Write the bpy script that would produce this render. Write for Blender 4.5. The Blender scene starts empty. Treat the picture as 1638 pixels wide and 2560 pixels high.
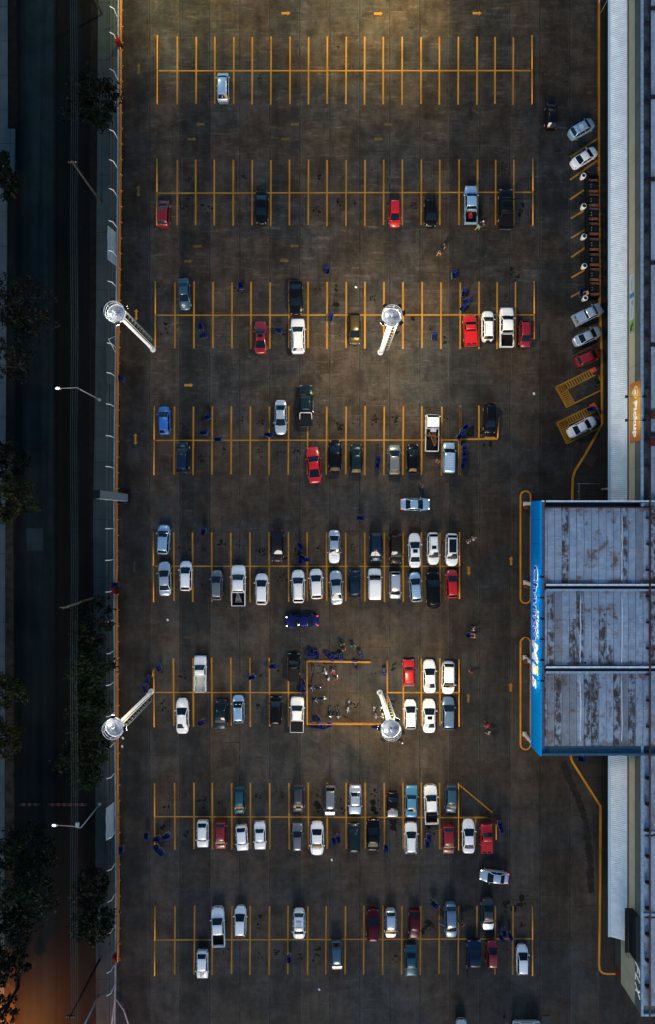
import bpy, bmesh, math, random
from mathutils import Vector, Matrix
R = math.radians
random.seed(7)
scene = bpy.context.scene
COL = scene.collection
S = 0.055          # metres per photo pixel on the ground
H = 94.0           # height the photo was taken from
NX, NY = 819, 1300 # the spot straight below

def G(px, py, z=0.0):
    k = S * (H - z) / H
    return ((px - NX) * k, (NY - py) * k)
def V3(px, py, z=0.0, base=None):
    x, y = G(px, py, z if base is None else base)
    return Vector((x, y, z))

# ------------------------------------------------------------------ materials
MATS = {}
def mat(name, col, rough=0.6, metal=0.0, coat=0.0, emit=None, estr=0.0, spec=0.2, noise=0.0, nscale=3.0):
    if name in MATS: return MATS[name]
    m = bpy.data.materials.new(name); m.use_nodes = True
    nt = m.node_tree; b = nt.nodes['Principled BSDF']
    b.inputs['Base Color'].default_value = (*col, 1)
    b.inputs['Roughness'].default_value = rough
    b.inputs['Metallic'].default_value = metal
    b.inputs['Specular IOR Level'].default_value = spec
    if coat:
        b.inputs['Coat Weight'].default_value = coat
        b.inputs['Coat Roughness'].default_value = 0.06
    if emit:
        b.inputs['Emission Color'].default_value = (*emit, 1)
        b.inputs['Emission Strength'].default_value = estr
    if noise:
        g = nt.nodes.new('ShaderNodeNewGeometry'); n = nt.nodes.new('ShaderNodeTexNoise')
        n.inputs['Scale'].default_value = nscale; n.inputs['Detail'].default_value = 5
        nt.links.new(g.outputs['Position'], n.inputs['Vector'])
        r = nt.nodes.new('ShaderNodeMapRange')
        r.inputs['From Min'].default_value = 0.3; r.inputs['From Max'].default_value = 0.7
        r.inputs['To Min'].default_value = 1 - noise; r.inputs['To Max'].default_value = 1 + noise
        nt.links.new(n.outputs['Fac'], r.inputs['Value'])
        mx = nt.nodes.new('ShaderNodeVectorMath'); mx.operation = 'SCALE'
        mx.inputs[0].default_value = col
        nt.links.new(r.outputs['Result'], mx.inputs['Scale'])
        nt.links.new(mx.outputs[0], b.inputs['Base Color'])
    MATS[name] = m
    return m

class NT:
    """small wrapper for building node trees"""
    def __init__(s, name, rough=0.8):
        s.m = bpy.data.materials.new(name); s.m.use_nodes = True
        s.t = s.m.node_tree; s.b = s.t.nodes['Principled BSDF']
        s.b.inputs['Roughness'].default_value = rough
        s.b.inputs['Specular IOR Level'].default_value = 0.08
        s.pos = s.t.nodes.new('ShaderNodeNewGeometry').outputs['Position']
        MATS[name] = s.m
    def link(s, a, b):
        if hasattr(a, 'is_output'): s.t.links.new(a, b)
        else: b.default_value = a
    def math(s, op, a, b=0.0, c=None):
        n = s.t.nodes.new('ShaderNodeMath'); n.operation = op
        s.link(a, n.inputs[0]); s.link(b, n.inputs[1])
        if c is not None: s.link(c, n.inputs[2])
        return n.outputs[0]
    def xyz(s, v=None):
        n = s.t.nodes.new('ShaderNodeSeparateXYZ'); s.t.links.new(v or s.pos, n.inputs[0]); return n.outputs
    def comb(s, x, y, z=0.0):
        n = s.t.nodes.new('ShaderNodeCombineXYZ')
        s.link(x, n.inputs[0]); s.link(y, n.inputs[1]); s.link(z, n.inputs[2]); return n.outputs[0]
    def noise(s, scale, detail=4, vec=None, stretch=None, rough=0.55, dist=0.0):
        v = vec or s.pos
        if stretch:
            mp = s.t.nodes.new('ShaderNodeMapping'); mp.inputs['Scale'].default_value = stretch
            s.t.links.new(v, mp.inputs[0]); v = mp.outputs[0]
        n = s.t.nodes.new('ShaderNodeTexNoise')
        n.inputs['Scale'].default_value = scale; n.inputs['Detail'].default_value = detail
        n.inputs['Roughness'].default_value = rough; n.inputs['Distortion'].default_value = dist
        s.t.links.new(v, n.inputs['Vector']); return n.outputs['Fac']
    def white(s, vec):
        n = s.t.nodes.new('ShaderNodeTexWhiteNoise'); n.noise_dimensions = '3D'
        s.t.links.new(vec, n.inputs['Vector']); return n.outputs['Value']
    def ramp(s, f, lo, hi, a=0.0, b=1.0):
        n = s.t.nodes.new('ShaderNodeMapRange'); n.interpolation_type = 'SMOOTHSTEP'
        n.inputs['From Min'].default_value = lo; n.inputs['From Max'].default_value = hi
        n.inputs['To Min'].default_value = a; n.inputs['To Max'].default_value = b
        s.t.links.new(f, n.inputs['Value']); return n.outputs['Result']
    def mix(s, f, a, b, mode='MIX'):
        n = s.t.nodes.new('ShaderNodeMix'); n.data_type = 'RGBA'; n.blend_type = mode
        s.link(f, n.inputs['Factor'])
        for v, k in ((a, 6), (b, 7)):
            if isinstance(v, tuple): n.inputs[k].default_value = (*v, 1)
            else: s.t.links.new(v, n.inputs[k])
        return n.outputs[2]
    def out(s, c): s.t.links.new(c, s.b.inputs['Base Color']); return s.m
    def bump(s, f, strength=0.3, dist=0.02):
        n = s.t.nodes.new('ShaderNodeBump'); n.inputs['Strength'].default_value = strength
        n.inputs['Distance'].default_value = dist
        s.t.links.new(f, n.inputs['Height']); s.t.links.new(n.outputs[0], s.b.inputs['Normal'])

def concrete_lot():
    s = NT('concrete_slabs', 0.72)
    x, y, _ = s.xyz()
    x0 = (375 - NX) * S
    wob = s.math('MULTIPLY', s.math('SUBTRACT', s.noise(1.3, 3), 0.5), 0.12)
    u = s.math('DIVIDE', s.math('SUBTRACT', s.math('ADD', x, wob), x0), 4.125)
    iu = s.math('FLOOR', u); fu = s.math('SUBTRACT', u, iu)
    off = s.math('MULTIPLY', s.white(s.comb(iu, 3.0)), 6.0)
    v = s.math('DIVIDE', s.math('ADD', s.math('ADD', y, wob), off), 6.2)
    iv = s.math('FLOOR', v); fv = s.math('SUBTRACT', v, iv)
    du = s.math('MULTIPLY', s.math('MINIMUM', fu, s.math('SUBTRACT', 1.0, fu)), 4.125)
    dv = s.math('MULTIPLY', s.math('MINIMUM', fv, s.math('SUBTRACT', 1.0, fv)), 6.2)
    strip = s.white(s.comb(iu, 11.0)); cell = s.white(s.comb(iu, iv, 5.0))
    blot = s.noise(0.075, 5, rough=0.6); med = s.noise(0.40, 8, rough=0.72); fine = s.noise(7.0, 5, rough=0.7)
    streak = s.noise(0.75, 8, stretch=(0.42, 2.6, 1), rough=0.78, dist=0.8)
    tracks = s.noise(0.5, 6, stretch=(2.4, 0.22, 1), rough=0.65)
    warm = s.math('ADD', s.math('MULTIPLY', blot, 0.9), s.math('MULTIPLY', strip, 0.10))
    c = s.mix(s.ramp(warm, 0.42, 0.60), (0.035, 0.0355, 0.0350), (0.051, 0.039, 0.029))
    worn = s.ramp(y, -30.0, 45.0, 0.30, 1.0)   # the far rows are the more worn
    k = s.math('MULTIPLY', s.ramp(strip, 0, 1, 0.74, 1.16), s.ramp(cell, 0, 1, 0.93, 1.05))
    k = s.math('MULTIPLY', k, s.math('ADD', 1.0, s.math('MULTIPLY', s.ramp(y, -30.0, 45.0, 0.65, 1.25), s.ramp(med, 0.36, 0.64, -0.24, 0.17))))
    k = s.math('MULTIPLY', k, s.ramp(tracks, 0.38, 0.68, 1.07, 0.80))
    k = s.math('MULTIPLY', k, s.ramp(s.noise(1.5, 7, rough=0.75), 0.36, 0.64, 0.87, 1.11))
    k = s.math('MULTIPLY', k, s.ramp(fine, 0.36, 0.66, 0.87, 1.10))
    k = s.math('MULTIPLY', k, s.math('ADD', 1.0, s.math('MULTIPLY', worn, s.ramp(streak, 0.51, 0.72, -0.14, 1.05))))
    lane1 = s.math('MULTIPLY', s.ramp(x, -26.2, -24.3, 1, 0), s.ramp(s.noise(0.25, 4), 0.35, 0.55, 0.4, 1))
    lane2 = s.math('MULTIPLY', s.ramp(x, 28.6, 29.4, 0, 1), s.ramp(x, 33.0, 33.6, 1, 0))
    k = s.math('MULTIPLY', k, s.math('SUBTRACT', 1.0, s.math('MULTIPLY', s.math('MAXIMUM', lane1, lane2), 0.34)))
    blob = s.noise(0.22, 7, rough=0.75, dist=0.5)
    k = s.math('MULTIPLY', k, s.ramp(blob, 0.36, 0.66, 1.18, 0.70))
    sc = s.noise(2.0, 7, stretch=(0.5, 1.8, 1), rough=0.82, dist=1.5)
    n = s.t.nodes.new('ShaderNodeVectorMath'); n.operation = 'SCALE'; s.t.links.new(c, n.inputs[0]); s.t.links.new(k, n.inputs['Scale']); c = n.outputs[0]
    c = s.mix(s.math('MULTIPLY', worn, s.ramp(sc, 0.60, 0.69, 0, 0.55)), c, (0.115, 0.110, 0.102))
    edge = s.noise(1.6, 4)
    jw = s.math('MULTIPLY', edge, 0.13)
    j = s.math('LESS_THAN', du, jw); c = s.mix(s.math('MULTIPLY', j, s.ramp(s.noise(0.8, 5), 0.40, 0.58, 0.15, 0.85)), c, (0.004, 0.004, 0.004))
    pale = s.math('MULTIPLY', s.math('LESS_THAN', s.math('ABSOLUTE', s.math('SUBTRACT', du, 0.13)), 0.05), s.ramp(med, 0.40, 0.6, 0, 0.6))
    c = s.mix(pale, c, (0.065, 0.064, 0.060))
    jj = s.math('MULTIPLY', s.math('LESS_THAN', dv, s.math('MULTIPLY', edge, 0.09)), s.math('GREATER_THAN', s.white(s.comb(iu, iv, 9.0)), 0.45))
    c = s.mix(s.math('MULTIPLY', jj, s.ramp(med, 0.40, 0.60, 0.10, 0.60)), c, (0.005, 0.005, 0.005))
    s.link(s.ramp(med, 0.3, 0.7, 0.78, 0.6), s.b.inputs['Roughness'])
    return s.out(c)

def patchy(name, a, b, c3=None, scale=0.3, rough=0.8, joint=None, jcol=None, fine=6.0):
    s = NT(name, rough)
    c = s.mix(s.ramp(s.noise(scale, 6, rough=0.65), 0.35, 0.65), a, b)
    if c3: c = s.mix(s.ramp(s.noise(fine, 4), 0.5, 0.75, 0, 0.7), c, c3)
    if joint:
        x, y, _ = s.xyz()
        for ax, p in ((x, joint[0]), (y, joint[1])):
            if p:
                t = s.math('DIVIDE', ax, p); f = s.math('SUBTRACT', t, s.math('FLOOR', t))
                k = s.math('LESS_THAN', f, joint[2] / p)
                c = s.mix(s.math('MULTIPLY', k, 0.75), c, jcol or (0.01, 0.01, 0.01))
    return s.out(c)

def street_mat():
    s = NT('street_asphalt', 0.75)
    x, y, _ = s.xyz()
    px_ = s.math('ADD', s.math('DIVIDE', x, S), float(NX))      # the road was laid in strips of different asphalt
    wob = s.math('MULTIPLY', s.math('SUBTRACT', s.noise(0.6, 3), 0.5), 5.0)
    q = s.math('ADD', px_, wob)
    lane = s.math('MULTIPLY', s.ramp(q, 44.0, 70.0), s.ramp(q, 128.0, 141.0, 1, 0))
    lane = s.math('MULTIPLY', lane, s.ramp(y, -45.0, 20.0, 0.45, 1.0))
    c = s.mix(lane, (0.0024, 0.0023, 0.0021), (0.0048, 0.0108, 0.0126))
    c = s.mix(s.math('MULTIPLY', s.ramp(q, 172.0, 182.0), s.ramp(q, 196.0, 206.0, 1, 0)), c, (0.0026, 0.0046, 0.0052))
    k = s.math('MULTIPLY', s.ramp(s.noise(0.5, 6, stretch=(2.2, 0.05, 1), rough=0.65), 0.36, 0.64, 0.70, 1.28), s.ramp(s.noise(0.25, 7, rough=0.7), 0.36, 0.64, 0.75, 1.2))
    k = s.math('MULTIPLY', k, s.ramp(s.noise(9.0, 3), 0.36, 0.66, 0.8, 1.25))
    cr = s.math('LESS_THAN', s.math('ABSOLUTE', s.math('SUBTRACT', q, 141.0)), 1.3)
    k = s.math('MULTIPLY', k, s.math('SUBTRACT', 1.0, s.math('MULTIPLY', cr, 0.6)))
    n = s.t.nodes.new('ShaderNodeVectorMath'); n.operation = 'SCALE'; s.t.links.new(c, n.inputs[0]); s.t.links.new(k, n.inputs['Scale'])
    return s.out(n.outputs[0])

def roof_mat(name, base_a, base_b, pw, rust_amt, xo=0.0):
    """standing seam roof sheets running along y, with rust and grime per sheet"""
    s = NT(name, 0.5)
    s.b.inputs['Metallic'].default_value = 0.15
    x, y, z = s.xyz()
    u = s.math('DIVIDE', s.math('SUBTRACT', x, xo), pw)
    iu = s.math('FLOOR', u); fu = s.math('SUBTRACT', u, iu)
    bay = s.math('FLOOR', s.math('DIVIDE', s.math('ADD', y, 8.4), 10.35))
    r1 = s.white(s.comb(iu, bay, 1.0)); r2 = s.white(s.comb(iu, bay, 2.0))
    n1 = s.noise(0.55, 6, rough=0.65); n2 = s.noise(1.6, 6, stretch=(1.0, 0.5, 1), rough=0.7)
    rib = s.noise(5.0, 3, stretch=(0.15, 1.4, 1))
    c = s.mix(s.ramp(s.noise(1.1, 5), 0.35, 0.65), base_a, base_b)
    c = s.mix(s.math('MULTIPLY', r2, 0.30), c, (0.20, 0.235, 0.28))
    grime = s.ramp(s.noise(0.9, 7, stretch=(1.3, 0.35, 1), rough=0.75), 0.50, 0.72, 0, 0.45)
    c = s.mix(grime, c, (0.12, 0.115, 0.115))
    c = s.mix(s.ramp(rib, 0.55, 0.75, 0, 0.45), c, (0.56, 0.60, 0.64))
    fb = s.math('DIVIDE', s.math('ADD', y, 8.28), 10.32); fb = s.math('SUBTRACT', fb, s.math('FLOOR', fb))
    endf = s.math('MAXIMUM', s.ramp(fb, 0.0, 0.16, 1, 0), s.ramp(fb, 0.84, 1.0, 0, 1))
    low = s.ramp(y, -21.0, -7.0, 1, 0)
    rustm = s.math('MULTIPLY', s.math('MINIMUM', s.math('ADD', s.ramp(n1, 0.53, 0.68), s.math('ADD', s.math('MULTIPLY', low, s.ramp(n2, 0.52, 0.64, 0, 0.6)), s.math('MULTIPLY', endf, s.ramp(n1, 0.45, 0.55, 0, 0.9)))), 0.92), rust_amt)
    c = s.mix(rustm, c, (0.135, 0.085, 0.064))
    bad = s.math('MULTIPLY', s.math('GREATER_THAN', s.math('ADD', r1, s.math('MULTIPLY', low, 0.30)), 0.84), s.ramp(n2, 0.40, 0.56))
    c = s.mix(s.math('MULTIPLY', bad, 0.9 * rust_amt), c, (0.050, 0.035, 0.027))
    warm = s.math('MULTIPLY', s.math('LESS_THAN', r1, 0.14), 0.55 * rust_amt)
    c = s.mix(warm, c, (0.13, 0.115, 0.11))
    seam = s.math('LESS_THAN', fu, 0.075)
    c = s.mix(s.math('MULTIPLY', seam, 0.85), c, (0.012, 0.018, 0.026))
    c = s.mix(s.math('MULTIPLY', s.math('GREATER_THAN', fu, 0.93), 0.35), c, (0.45, 0.48, 0.52))
    s.bump(rib, 0.2, 0.02)
    return s.out(c)

M_LOT = concrete_lot()
M_STREET = street_mat()
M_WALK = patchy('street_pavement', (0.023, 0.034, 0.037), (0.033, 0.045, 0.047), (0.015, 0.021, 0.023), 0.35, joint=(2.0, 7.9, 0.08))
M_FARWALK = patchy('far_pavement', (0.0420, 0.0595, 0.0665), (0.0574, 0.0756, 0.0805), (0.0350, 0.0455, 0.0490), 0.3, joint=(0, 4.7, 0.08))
M_DIRT = patchy('verge_dirt', (0.0028, 0.0024, 0.0021), (0.0077, 0.0063, 0.0049), (0.0126, 0.0105, 0.0084), 0.7)
M_GROUND = patchy('bare_ground', (0.004, 0.005, 0.004), (0.009, 0.009, 0.008), (0.003, 0.003, 0.003), 0.4)
M_STOREWALK = patchy('store_pavement', (0.0264, 0.0234, 0.0204), (0.0360, 0.0318, 0.0276), (0.0180, 0.0168, 0.0156), 0.3, joint=(0, 2.08, 0.07))
M_ISLE = patchy('island_tiles', (0.0375, 0.0330, 0.0270), (0.0540, 0.0465, 0.0360), (0.0240, 0.0210, 0.0180), 0.5, joint=(0.3150, 0.3150, 0.0225))

def paint_mat(name, col, worn):
    s = NT(name, 0.6)
    n = s.noise(3.0, 6, rough=0.75); n2 = s.noise(0.3, 3)
    k = s.ramp(n, worn, worn + 0.25, 0, 0.75)
    c = s.mix(s.ramp(n2, 0.35, 0.65), col, tuple(v * 0.72 for v in col))
    c = s.mix(k, c, (0.028, 0.023, 0.018))
    return s.out(c)
M_YELLOW = paint_mat('yellow_line_paint', (0.35, 0.165, 0.017), 0.55)
M_FADED = paint_mat('faded_line_paint', (0.13, 0.088, 0.024), 0.42)
M_GHOST = paint_mat('ghost_line_paint', (0.055, 0.045, 0.025), 0.35)
M_KERB = paint_mat('kerb_paint', (0.58, 0.24, 0.020), 0.62)
M_REDPAINT = mat('red_bay_paint', (0.55, 0.09, 0.04), 0.6, noise=0.3)
M_RAIL = mat('yellow_steel', (0.62, 0.26, 0.025), 0.45, noise=0.2)
M_ORAIL = mat('orange_steel', (0.55, 0.19, 0.025), 0.45, noise=0.2)
M_STAIN = mat('oil_stain', (0.0065, 0.006, 0.0055), 0.6, spec=.06)
M_BLACK = mat('black_steel', (0.008, 0.008, 0.009), 0.5)
M_RUBBER = mat('tyre_rubber', (0.012, 0.012, 0.012), 0.8)
M_ALLOY = mat('wheel_alloy', (0.45, 0.46, 0.48), 0.35, 0.8)
M_GLASS = mat('car_glass', (0.004, 0.008, 0.012), 0.04, spec=0.35)
M_CHROME = mat('bright_trim', (0.6, 0.62, 0.65), 0.2, 0.9)
M_HEADL = mat('lamp_lens', (0.20, 0.22, 0.25), 0.15, 0.2)
M_TAILL = mat('tail_lens', (0.35, 0.012, 0.012), 0.15)
M_HEADON = mat('lamp_lens_lit', (0.9, 0.85, 0.75), 0.2, emit=(1, 0.82, 0.6), estr=2.2)
M_TAILON = mat('tail_lens_lit', (0.6, 0.02, 0.02), 0.2, emit=(1, 0.03, 0.02), estr=1.2)
M_BEDLINER = mat('bed_liner', (0.006, 0.006, 0.007), 0.8, spec=.08)
M_TRIM = mat('dark_trim', (0.008, 0.008, 0.009), 0.5, spec=.12)
M_WHITESTEEL = mat('white_steel', (0.62, 0.64, 0.66), 0.4, noise=0.08)
M_GALV = mat('galvanised_steel', (0.32, 0.36, 0.39), 0.45, 0.4)
M_CART = mat('blue_cart_plastic', (0.002, 0.010, 0.085), 0.5)
M_CARTB = mat('bright_blue_cart_plastic', (0.004, 0.022, 0.20), 0.5)
M_BARK = mat('bark', (0.02, 0.015, 0.010), 0.9, noise=0.3)
M_WOODPOLE = mat('weathered_pole_wood', (0.05, 0.040, 0.032), 0.85, noise=0.25)

# ------------------------------------------------------------------ mesh builder
class MB:
    def __init__(s): s.v = []; s.f = []; s.m = []; s.sm = []
    def face(s, idx, m=0, sm=False): s.f.append(tuple(idx)); s.m.append(m); s.sm.append(sm)
    def box(s, c, d, rz=0.0, m=0, taper=1.0, rot=None):
        b = len(s.v); hx, hy, hz = d[0] / 2, d[1] / 2, d[2] / 2
        M = rot if rot is not None else Matrix.Rotation(rz, 3, 'Z')
        for z in (-1, 1):
            t = taper if z > 0 else 1.0
            for x, y in ((-1, -1), (1, -1), (1, 1), (-1, 1)):
                s.v.append(tuple(M @ Vector((x * hx * t, y * hy * t, z * hz)) + Vector(c)))
        for q in ((3, 2, 1, 0), (4, 5, 6, 7), (0, 1, 5, 4), (1, 2, 6, 5), (2, 3, 7, 6), (3, 0, 4, 7)):
            s.face([b + i for i in q], m)
        return s
    def ring(s, c, u, w, r, n):
        b = len(s.v)
        for i in range(n):
            a = 2 * math.pi * i / n
            s.v.append(tuple(Vector(c) + u * (r * math.cos(a)) + w * (r * math.sin(a))))
        return b
    def tube(s, pts, r, n=6, m=0, closed=False, sm=True):
        pts = [Vector(p) for p in pts]; rs = r if isinstance(r, (list, tuple)) else [r] * len(pts)
        rings = []; K = len(pts)
        for i, p in enumerate(pts):
            a = pts[(i - 1) % K] if (i > 0 or closed) else p
            c = pts[(i + 1) % K] if (i < K - 1 or closed) else p
            t = (c - a).normalized() if (c - a).length > 1e-9 else Vector((0, 0, 1))
            h = Vector((0, 0, 1)) if abs(t.z) < 0.9 else Vector((1, 0, 0))
            u = t.cross(h).normalized(); w = t.cross(u).normalized()
            rings.append(s.ring(p, u, w, rs[i], n))
        for i in range(K if closed else K - 1):
            a, b = rings[i], rings[(i + 1) % K]
            for j in range(n):
                k = (j + 1) % n
                s.face((a + j, a + k, b + k, b + j), m, sm)
        if not closed:
            s.face([rings[0] + j for j in range(n)][::-1], m); s.face([rings[-1] + j for j in range(n)], m)
        return s
    def cyl(s, c, r, z0, z1, n=20, m=0, r1=None):
        return s.tube([(c[0], c[1], z0), (c[0], c[1], z1)], [r, r if r1 is None else r1], n, m)
    def lathe(s, c, prof, n=16, m=0):
        rings = []
        for r, z in prof:
            b = len(s.v); rings.append(b)
            for i in range(n):
                a = 2 * math.pi * i / n
                s.v.append((c[0] + r * math.cos(a), c[1] + r * math.sin(a), c[2] + z))
        for a, b in zip(rings, rings[1:]):
            for j in range(n):
                k = (j + 1) % n; s.face((a + j, a + k, b + k, b + j), m, True)
        s.face([rings[0] + j for j in range(n)][::-1], m); s.face([rings[-1] + j for j in range(n)], m)
        return s
    def ell(s, c, d, m=0, n=8, k=5, rot=None):
        rings = []
        M = rot or Matrix.Identity(3)
        for i in range(1, k):
            th = math.pi * i / k; b = len(s.v); rings.append(b)
            for j in range(n):
                a = 2 * math.pi * j / n
                p = Vector((d[0] * math.sin(th) * math.cos(a), d[1] * math.sin(th) * math.sin(a), -d[2] * math.cos(th)))
                s.v.append(tuple(M @ p + Vector(c)))
        lo = len(s.v); s.v.append(tuple(M @ Vector((0, 0, -d[2])) + Vector(c)))
        hi = len(s.v); s.v.append(tuple(M @ Vector((0, 0, d[2])) + Vector(c)))
        for a, b in zip(rings, rings[1:]):
            for j in range(n):
                q = (j + 1) % n; s.face((a + j, a + q, b + q, b + j), m, True)
        for j in range(n):
            q = (j + 1) % n
            s.face((lo, rings[0] + q, rings[0] + j), m, True); s.face((hi, rings[-1] + j, rings[-1] + q), m, True)
        return s
    def prism(s, poly, z0, z1, m=0):
        """outline (list of x,y) extruded from z0 to z1"""
        a = sum(poly[i][0] * poly[(i + 1) % len(poly)][1] - poly[(i + 1) % len(poly)][0] * poly[i][1] for i in range(len(poly)))
        if a < 0: poly = poly[::-1]
        b = len(s.v); n = len(poly)
        for x, y in poly: s.v.append((x, y, z0))
        for x, y in poly: s.v.append((x, y, z1))
        s.face([b + i for i in range(n)][::-1], m); s.face([b + n + i for i in range(n)], m)
        for i in range(n):
            k = (i + 1) % n; s.face((b + i, b + k, b + n + k, b + n + i), m)
        return s
    def sheet(s, poly, z, m=0):
        a = sum(poly[i][0] * poly[(i + 1) % len(poly)][1] - poly[(i + 1) % len(poly)][0] * poly[i][1] for i in range(len(poly)))
        if a < 0: poly = poly[::-1]
        b = len(s.v)
        for x, y in poly: s.v.append((x, y, z))
        s.face([b + i for i in range(len(poly))], m); return s
    def strip(s, p, q, w, z, m=0):
        p = Vector(p); q = Vector(q); d = (q - p).normalized(); n = Vector((-d.y, d.x)) * (w / 2)
        return s.sheet([tuple(p + n), tuple(p - n), tuple(q - n), tuple(q + n)], z, m)
    def grid(s, P, m=0, sm=True):
        b = len(s.v); r, c = len(P), len(P[0])
        for row in P:
            for p in row: s.v.append(tuple(p))
        for i in range(r - 1):
            for j in range(c - 1):
                a = b + i * c + j; s.face((a, a + 1, a + c + 1, a + c), m, sm)
        return s
    def build(s, name, mats, parent=None, loc=None):
        me = bpy.data.meshes.new(name)
        me.from_pydata(s.v, [], s.f); me.update()
        for mm in (mats if isinstance(mats, (list, tuple)) else [mats]): me.materials.append(mm)
        me.polygons.foreach_set('material_index', s.m); me.polygons.foreach_set('use_smooth', s.sm)
        o = bpy.data.objects.new(name, me); COL.objects.link(o)
        if parent: o.parent = parent
        if loc: o.location = loc
        return o

def tag(o, label=None, cat=None, group=None, kind=None):
    if label: o['label'] = label
    if cat: o['category'] = cat
    if group: o['group'] = group
    if kind: o['kind'] = kind
    return o
def thing(name, label, cat, loc=(0, 0, 0), rz=0.0, group=None):
    o = bpy.data.objects.new(name, None); COL.objects.link(o); o.empty_display_size = 0.3
    o.location = loc; o.rotation_euler = (0, 0, rz)
    return tag(o, label, cat, group)
def copy_tree(o, parent=None):
    c = o.copy(); COL.objects.link(c)
    if parent: c.parent = parent
    for ch in o.children: copy_tree(ch, c)
    return c
def structure(o): return tag(o, kind='structure')

def text_mesh(txt, w, h, extrude, shear=0.0, bold=0.0, space=1.0):
    cu = bpy.data.curves.new('lettering', 'FONT'); cu.body = txt; cu.size = 1; cu.extrude = 0.0; cu.shear = shear
    cu.offset = bold; cu.space_character = space; cu.resolution_u = 3
    t = bpy.data.objects.new('lettering', cu); COL.objects.link(t)
    dg = bpy.context.evaluated_depsgraph_get(); dg.update()
    me = bpy.data.meshes.new_from_object(t.evaluated_get(dg))
    bpy.data.objects.remove(t); bpy.data.curves.remove(cu)
    xs = [v.co.x for v in me.vertices]; ys = [v.co.y for v in me.vertices]
    x0, x1, y0, y1 = min(xs), max(xs), min(ys), max(ys)
    bm = bmesh.new(); bm.from_mesh(me)
    for v in bm.verts:
        v.co.x = (v.co.x - x0) / (x1 - x0) * w; v.co.y = (v.co.y - y0) / (y1 - y0) * h
    g = bmesh.ops.extrude_face_region(bm, geom=bm.faces[:])
    for e in g['geom']:
        if isinstance(e, bmesh.types.BMVert): e.co.z += extrude
    bm.normal_update(); bm.to_mesh(me); bm.free(); me.materials.clear()
    return me
def wall_text(name, txt, xw, y_start, y_end, z0, z1, m, parent=None, extrude=0.05, shear=0.0, bold=0.0, space=1.0):
    """letters on a wall that faces -x; they run towards -y"""
    me = text_mesh(txt, y_start - y_end, z1 - z0, extrude, shear, bold, space)
    me.materials.append(m); me.name = name
    o = bpy.data.objects.new(name, me); COL.objects.link(o)
    o.matrix_world = Matrix(((0, 0, -1, xw), (-1, 0, 0, y_start), (0, 1, 0, z0), (0, 0, 0, 1)))
    if parent:
        o.parent = parent; o.matrix_parent_inverse = parent.matrix_world.inverted() if parent.type != 'EMPTY' else Matrix.Translation(-parent.location)
    return o
# ------------------------------------------------------------------ the setting
def px(poly, z=0.0): return [G(a, b, z) for a, b in poly]
FENCE = [(299, -60), (298, 50), (297.5, 350), (295.5, 600), (293, 750), (291, 900), (289, 1050), (287.5, 1250), (287.5, 1500), (289.5, 1800), (291, 2000), (292, 2200), (291.5, 2330), (290, 2480), (288, 2640)]
def fence_x(y):
    for (a, b), (c, d) in zip(FENCE, FENCE[1:]):
        if b <= y <= d: return a + (c - a) * (y - b) / (d - b)
    return FENCE[0][0] if y < 0 else FENCE[-1][0]

structure(MB().sheet([(-3000, -3000), (3000, -3000), (3000, 3000), (-3000, 3000)], -0.16).build('ground', M_GROUND))
lot = MB(); lot.sheet(px([(x + 1, y) for x, y in FENCE] + [(1760, 2640), (1760, -60)]), 0.0)
structure(lot.build('parking_lot', M_LOT))
structure(MB().sheet(px([(38, -80), (232, -80), (232, 2660), (38, 2660)]), -0.11).build('street', M_STREET))
structure(MB().prism(px([(227, -80), (246, -80), (240, 900), (235, 1300), (238, 2000), (243, 2660), (228, 2660), (222, 1300)]), -0.15, -0.06).build('street_verge', M_DIRT))
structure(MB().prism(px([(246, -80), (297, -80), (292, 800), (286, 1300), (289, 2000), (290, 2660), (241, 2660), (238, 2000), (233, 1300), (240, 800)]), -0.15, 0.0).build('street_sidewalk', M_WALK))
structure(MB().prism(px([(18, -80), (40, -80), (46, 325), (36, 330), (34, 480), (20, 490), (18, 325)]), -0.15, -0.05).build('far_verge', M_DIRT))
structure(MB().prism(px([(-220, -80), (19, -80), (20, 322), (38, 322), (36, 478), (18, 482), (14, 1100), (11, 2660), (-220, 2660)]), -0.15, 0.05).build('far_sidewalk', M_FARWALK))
structure(MB().prism(px([(14.5, 1102), (32, 1102), (38, 2660), (11.5, 2660)]), -0.15, -0.05).build('far_kerb_strip', patchy('kerb_dirt', (0.012, 0.010, 0.007), (0.035, 0.028, 0.018), (0.006, 0.005, 0.005), 0.8)))
structure(MB().sheet(px([(65, 1321), (107, 1320), (108, 1376), (67, 1377)]), -0.105).build('street_patch', patchy('patch_asphalt', (0.010, 0.020, 0.023), (0.014, 0.025, 0.028), None, 0.5)))

# speed bump across the street
for xa, xb, lab in ((47, 100, 'short dark speed bump across the street, nearer the far pavement'), (119, 222, 'long dark speed bump with reddish studs across the street, nearer the fence')):
    n = int((xb - xa) / 7.5); sb = MB()
    for i in range(n): sb.box((*G(xa + 4 + i * 7.5, 2012), -0.09), (0.416, 0.42, 0.06), m=i % 2)
    tag(sb.build('speed_bump', [mat('bump_rubber', (0.012, 0.011, 0.011), 0.8), mat('bump_reflector', (0.09, 0.03, 0.02), 0.4)]), lab, 'speed bump', 'speed bumps on the street')

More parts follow.
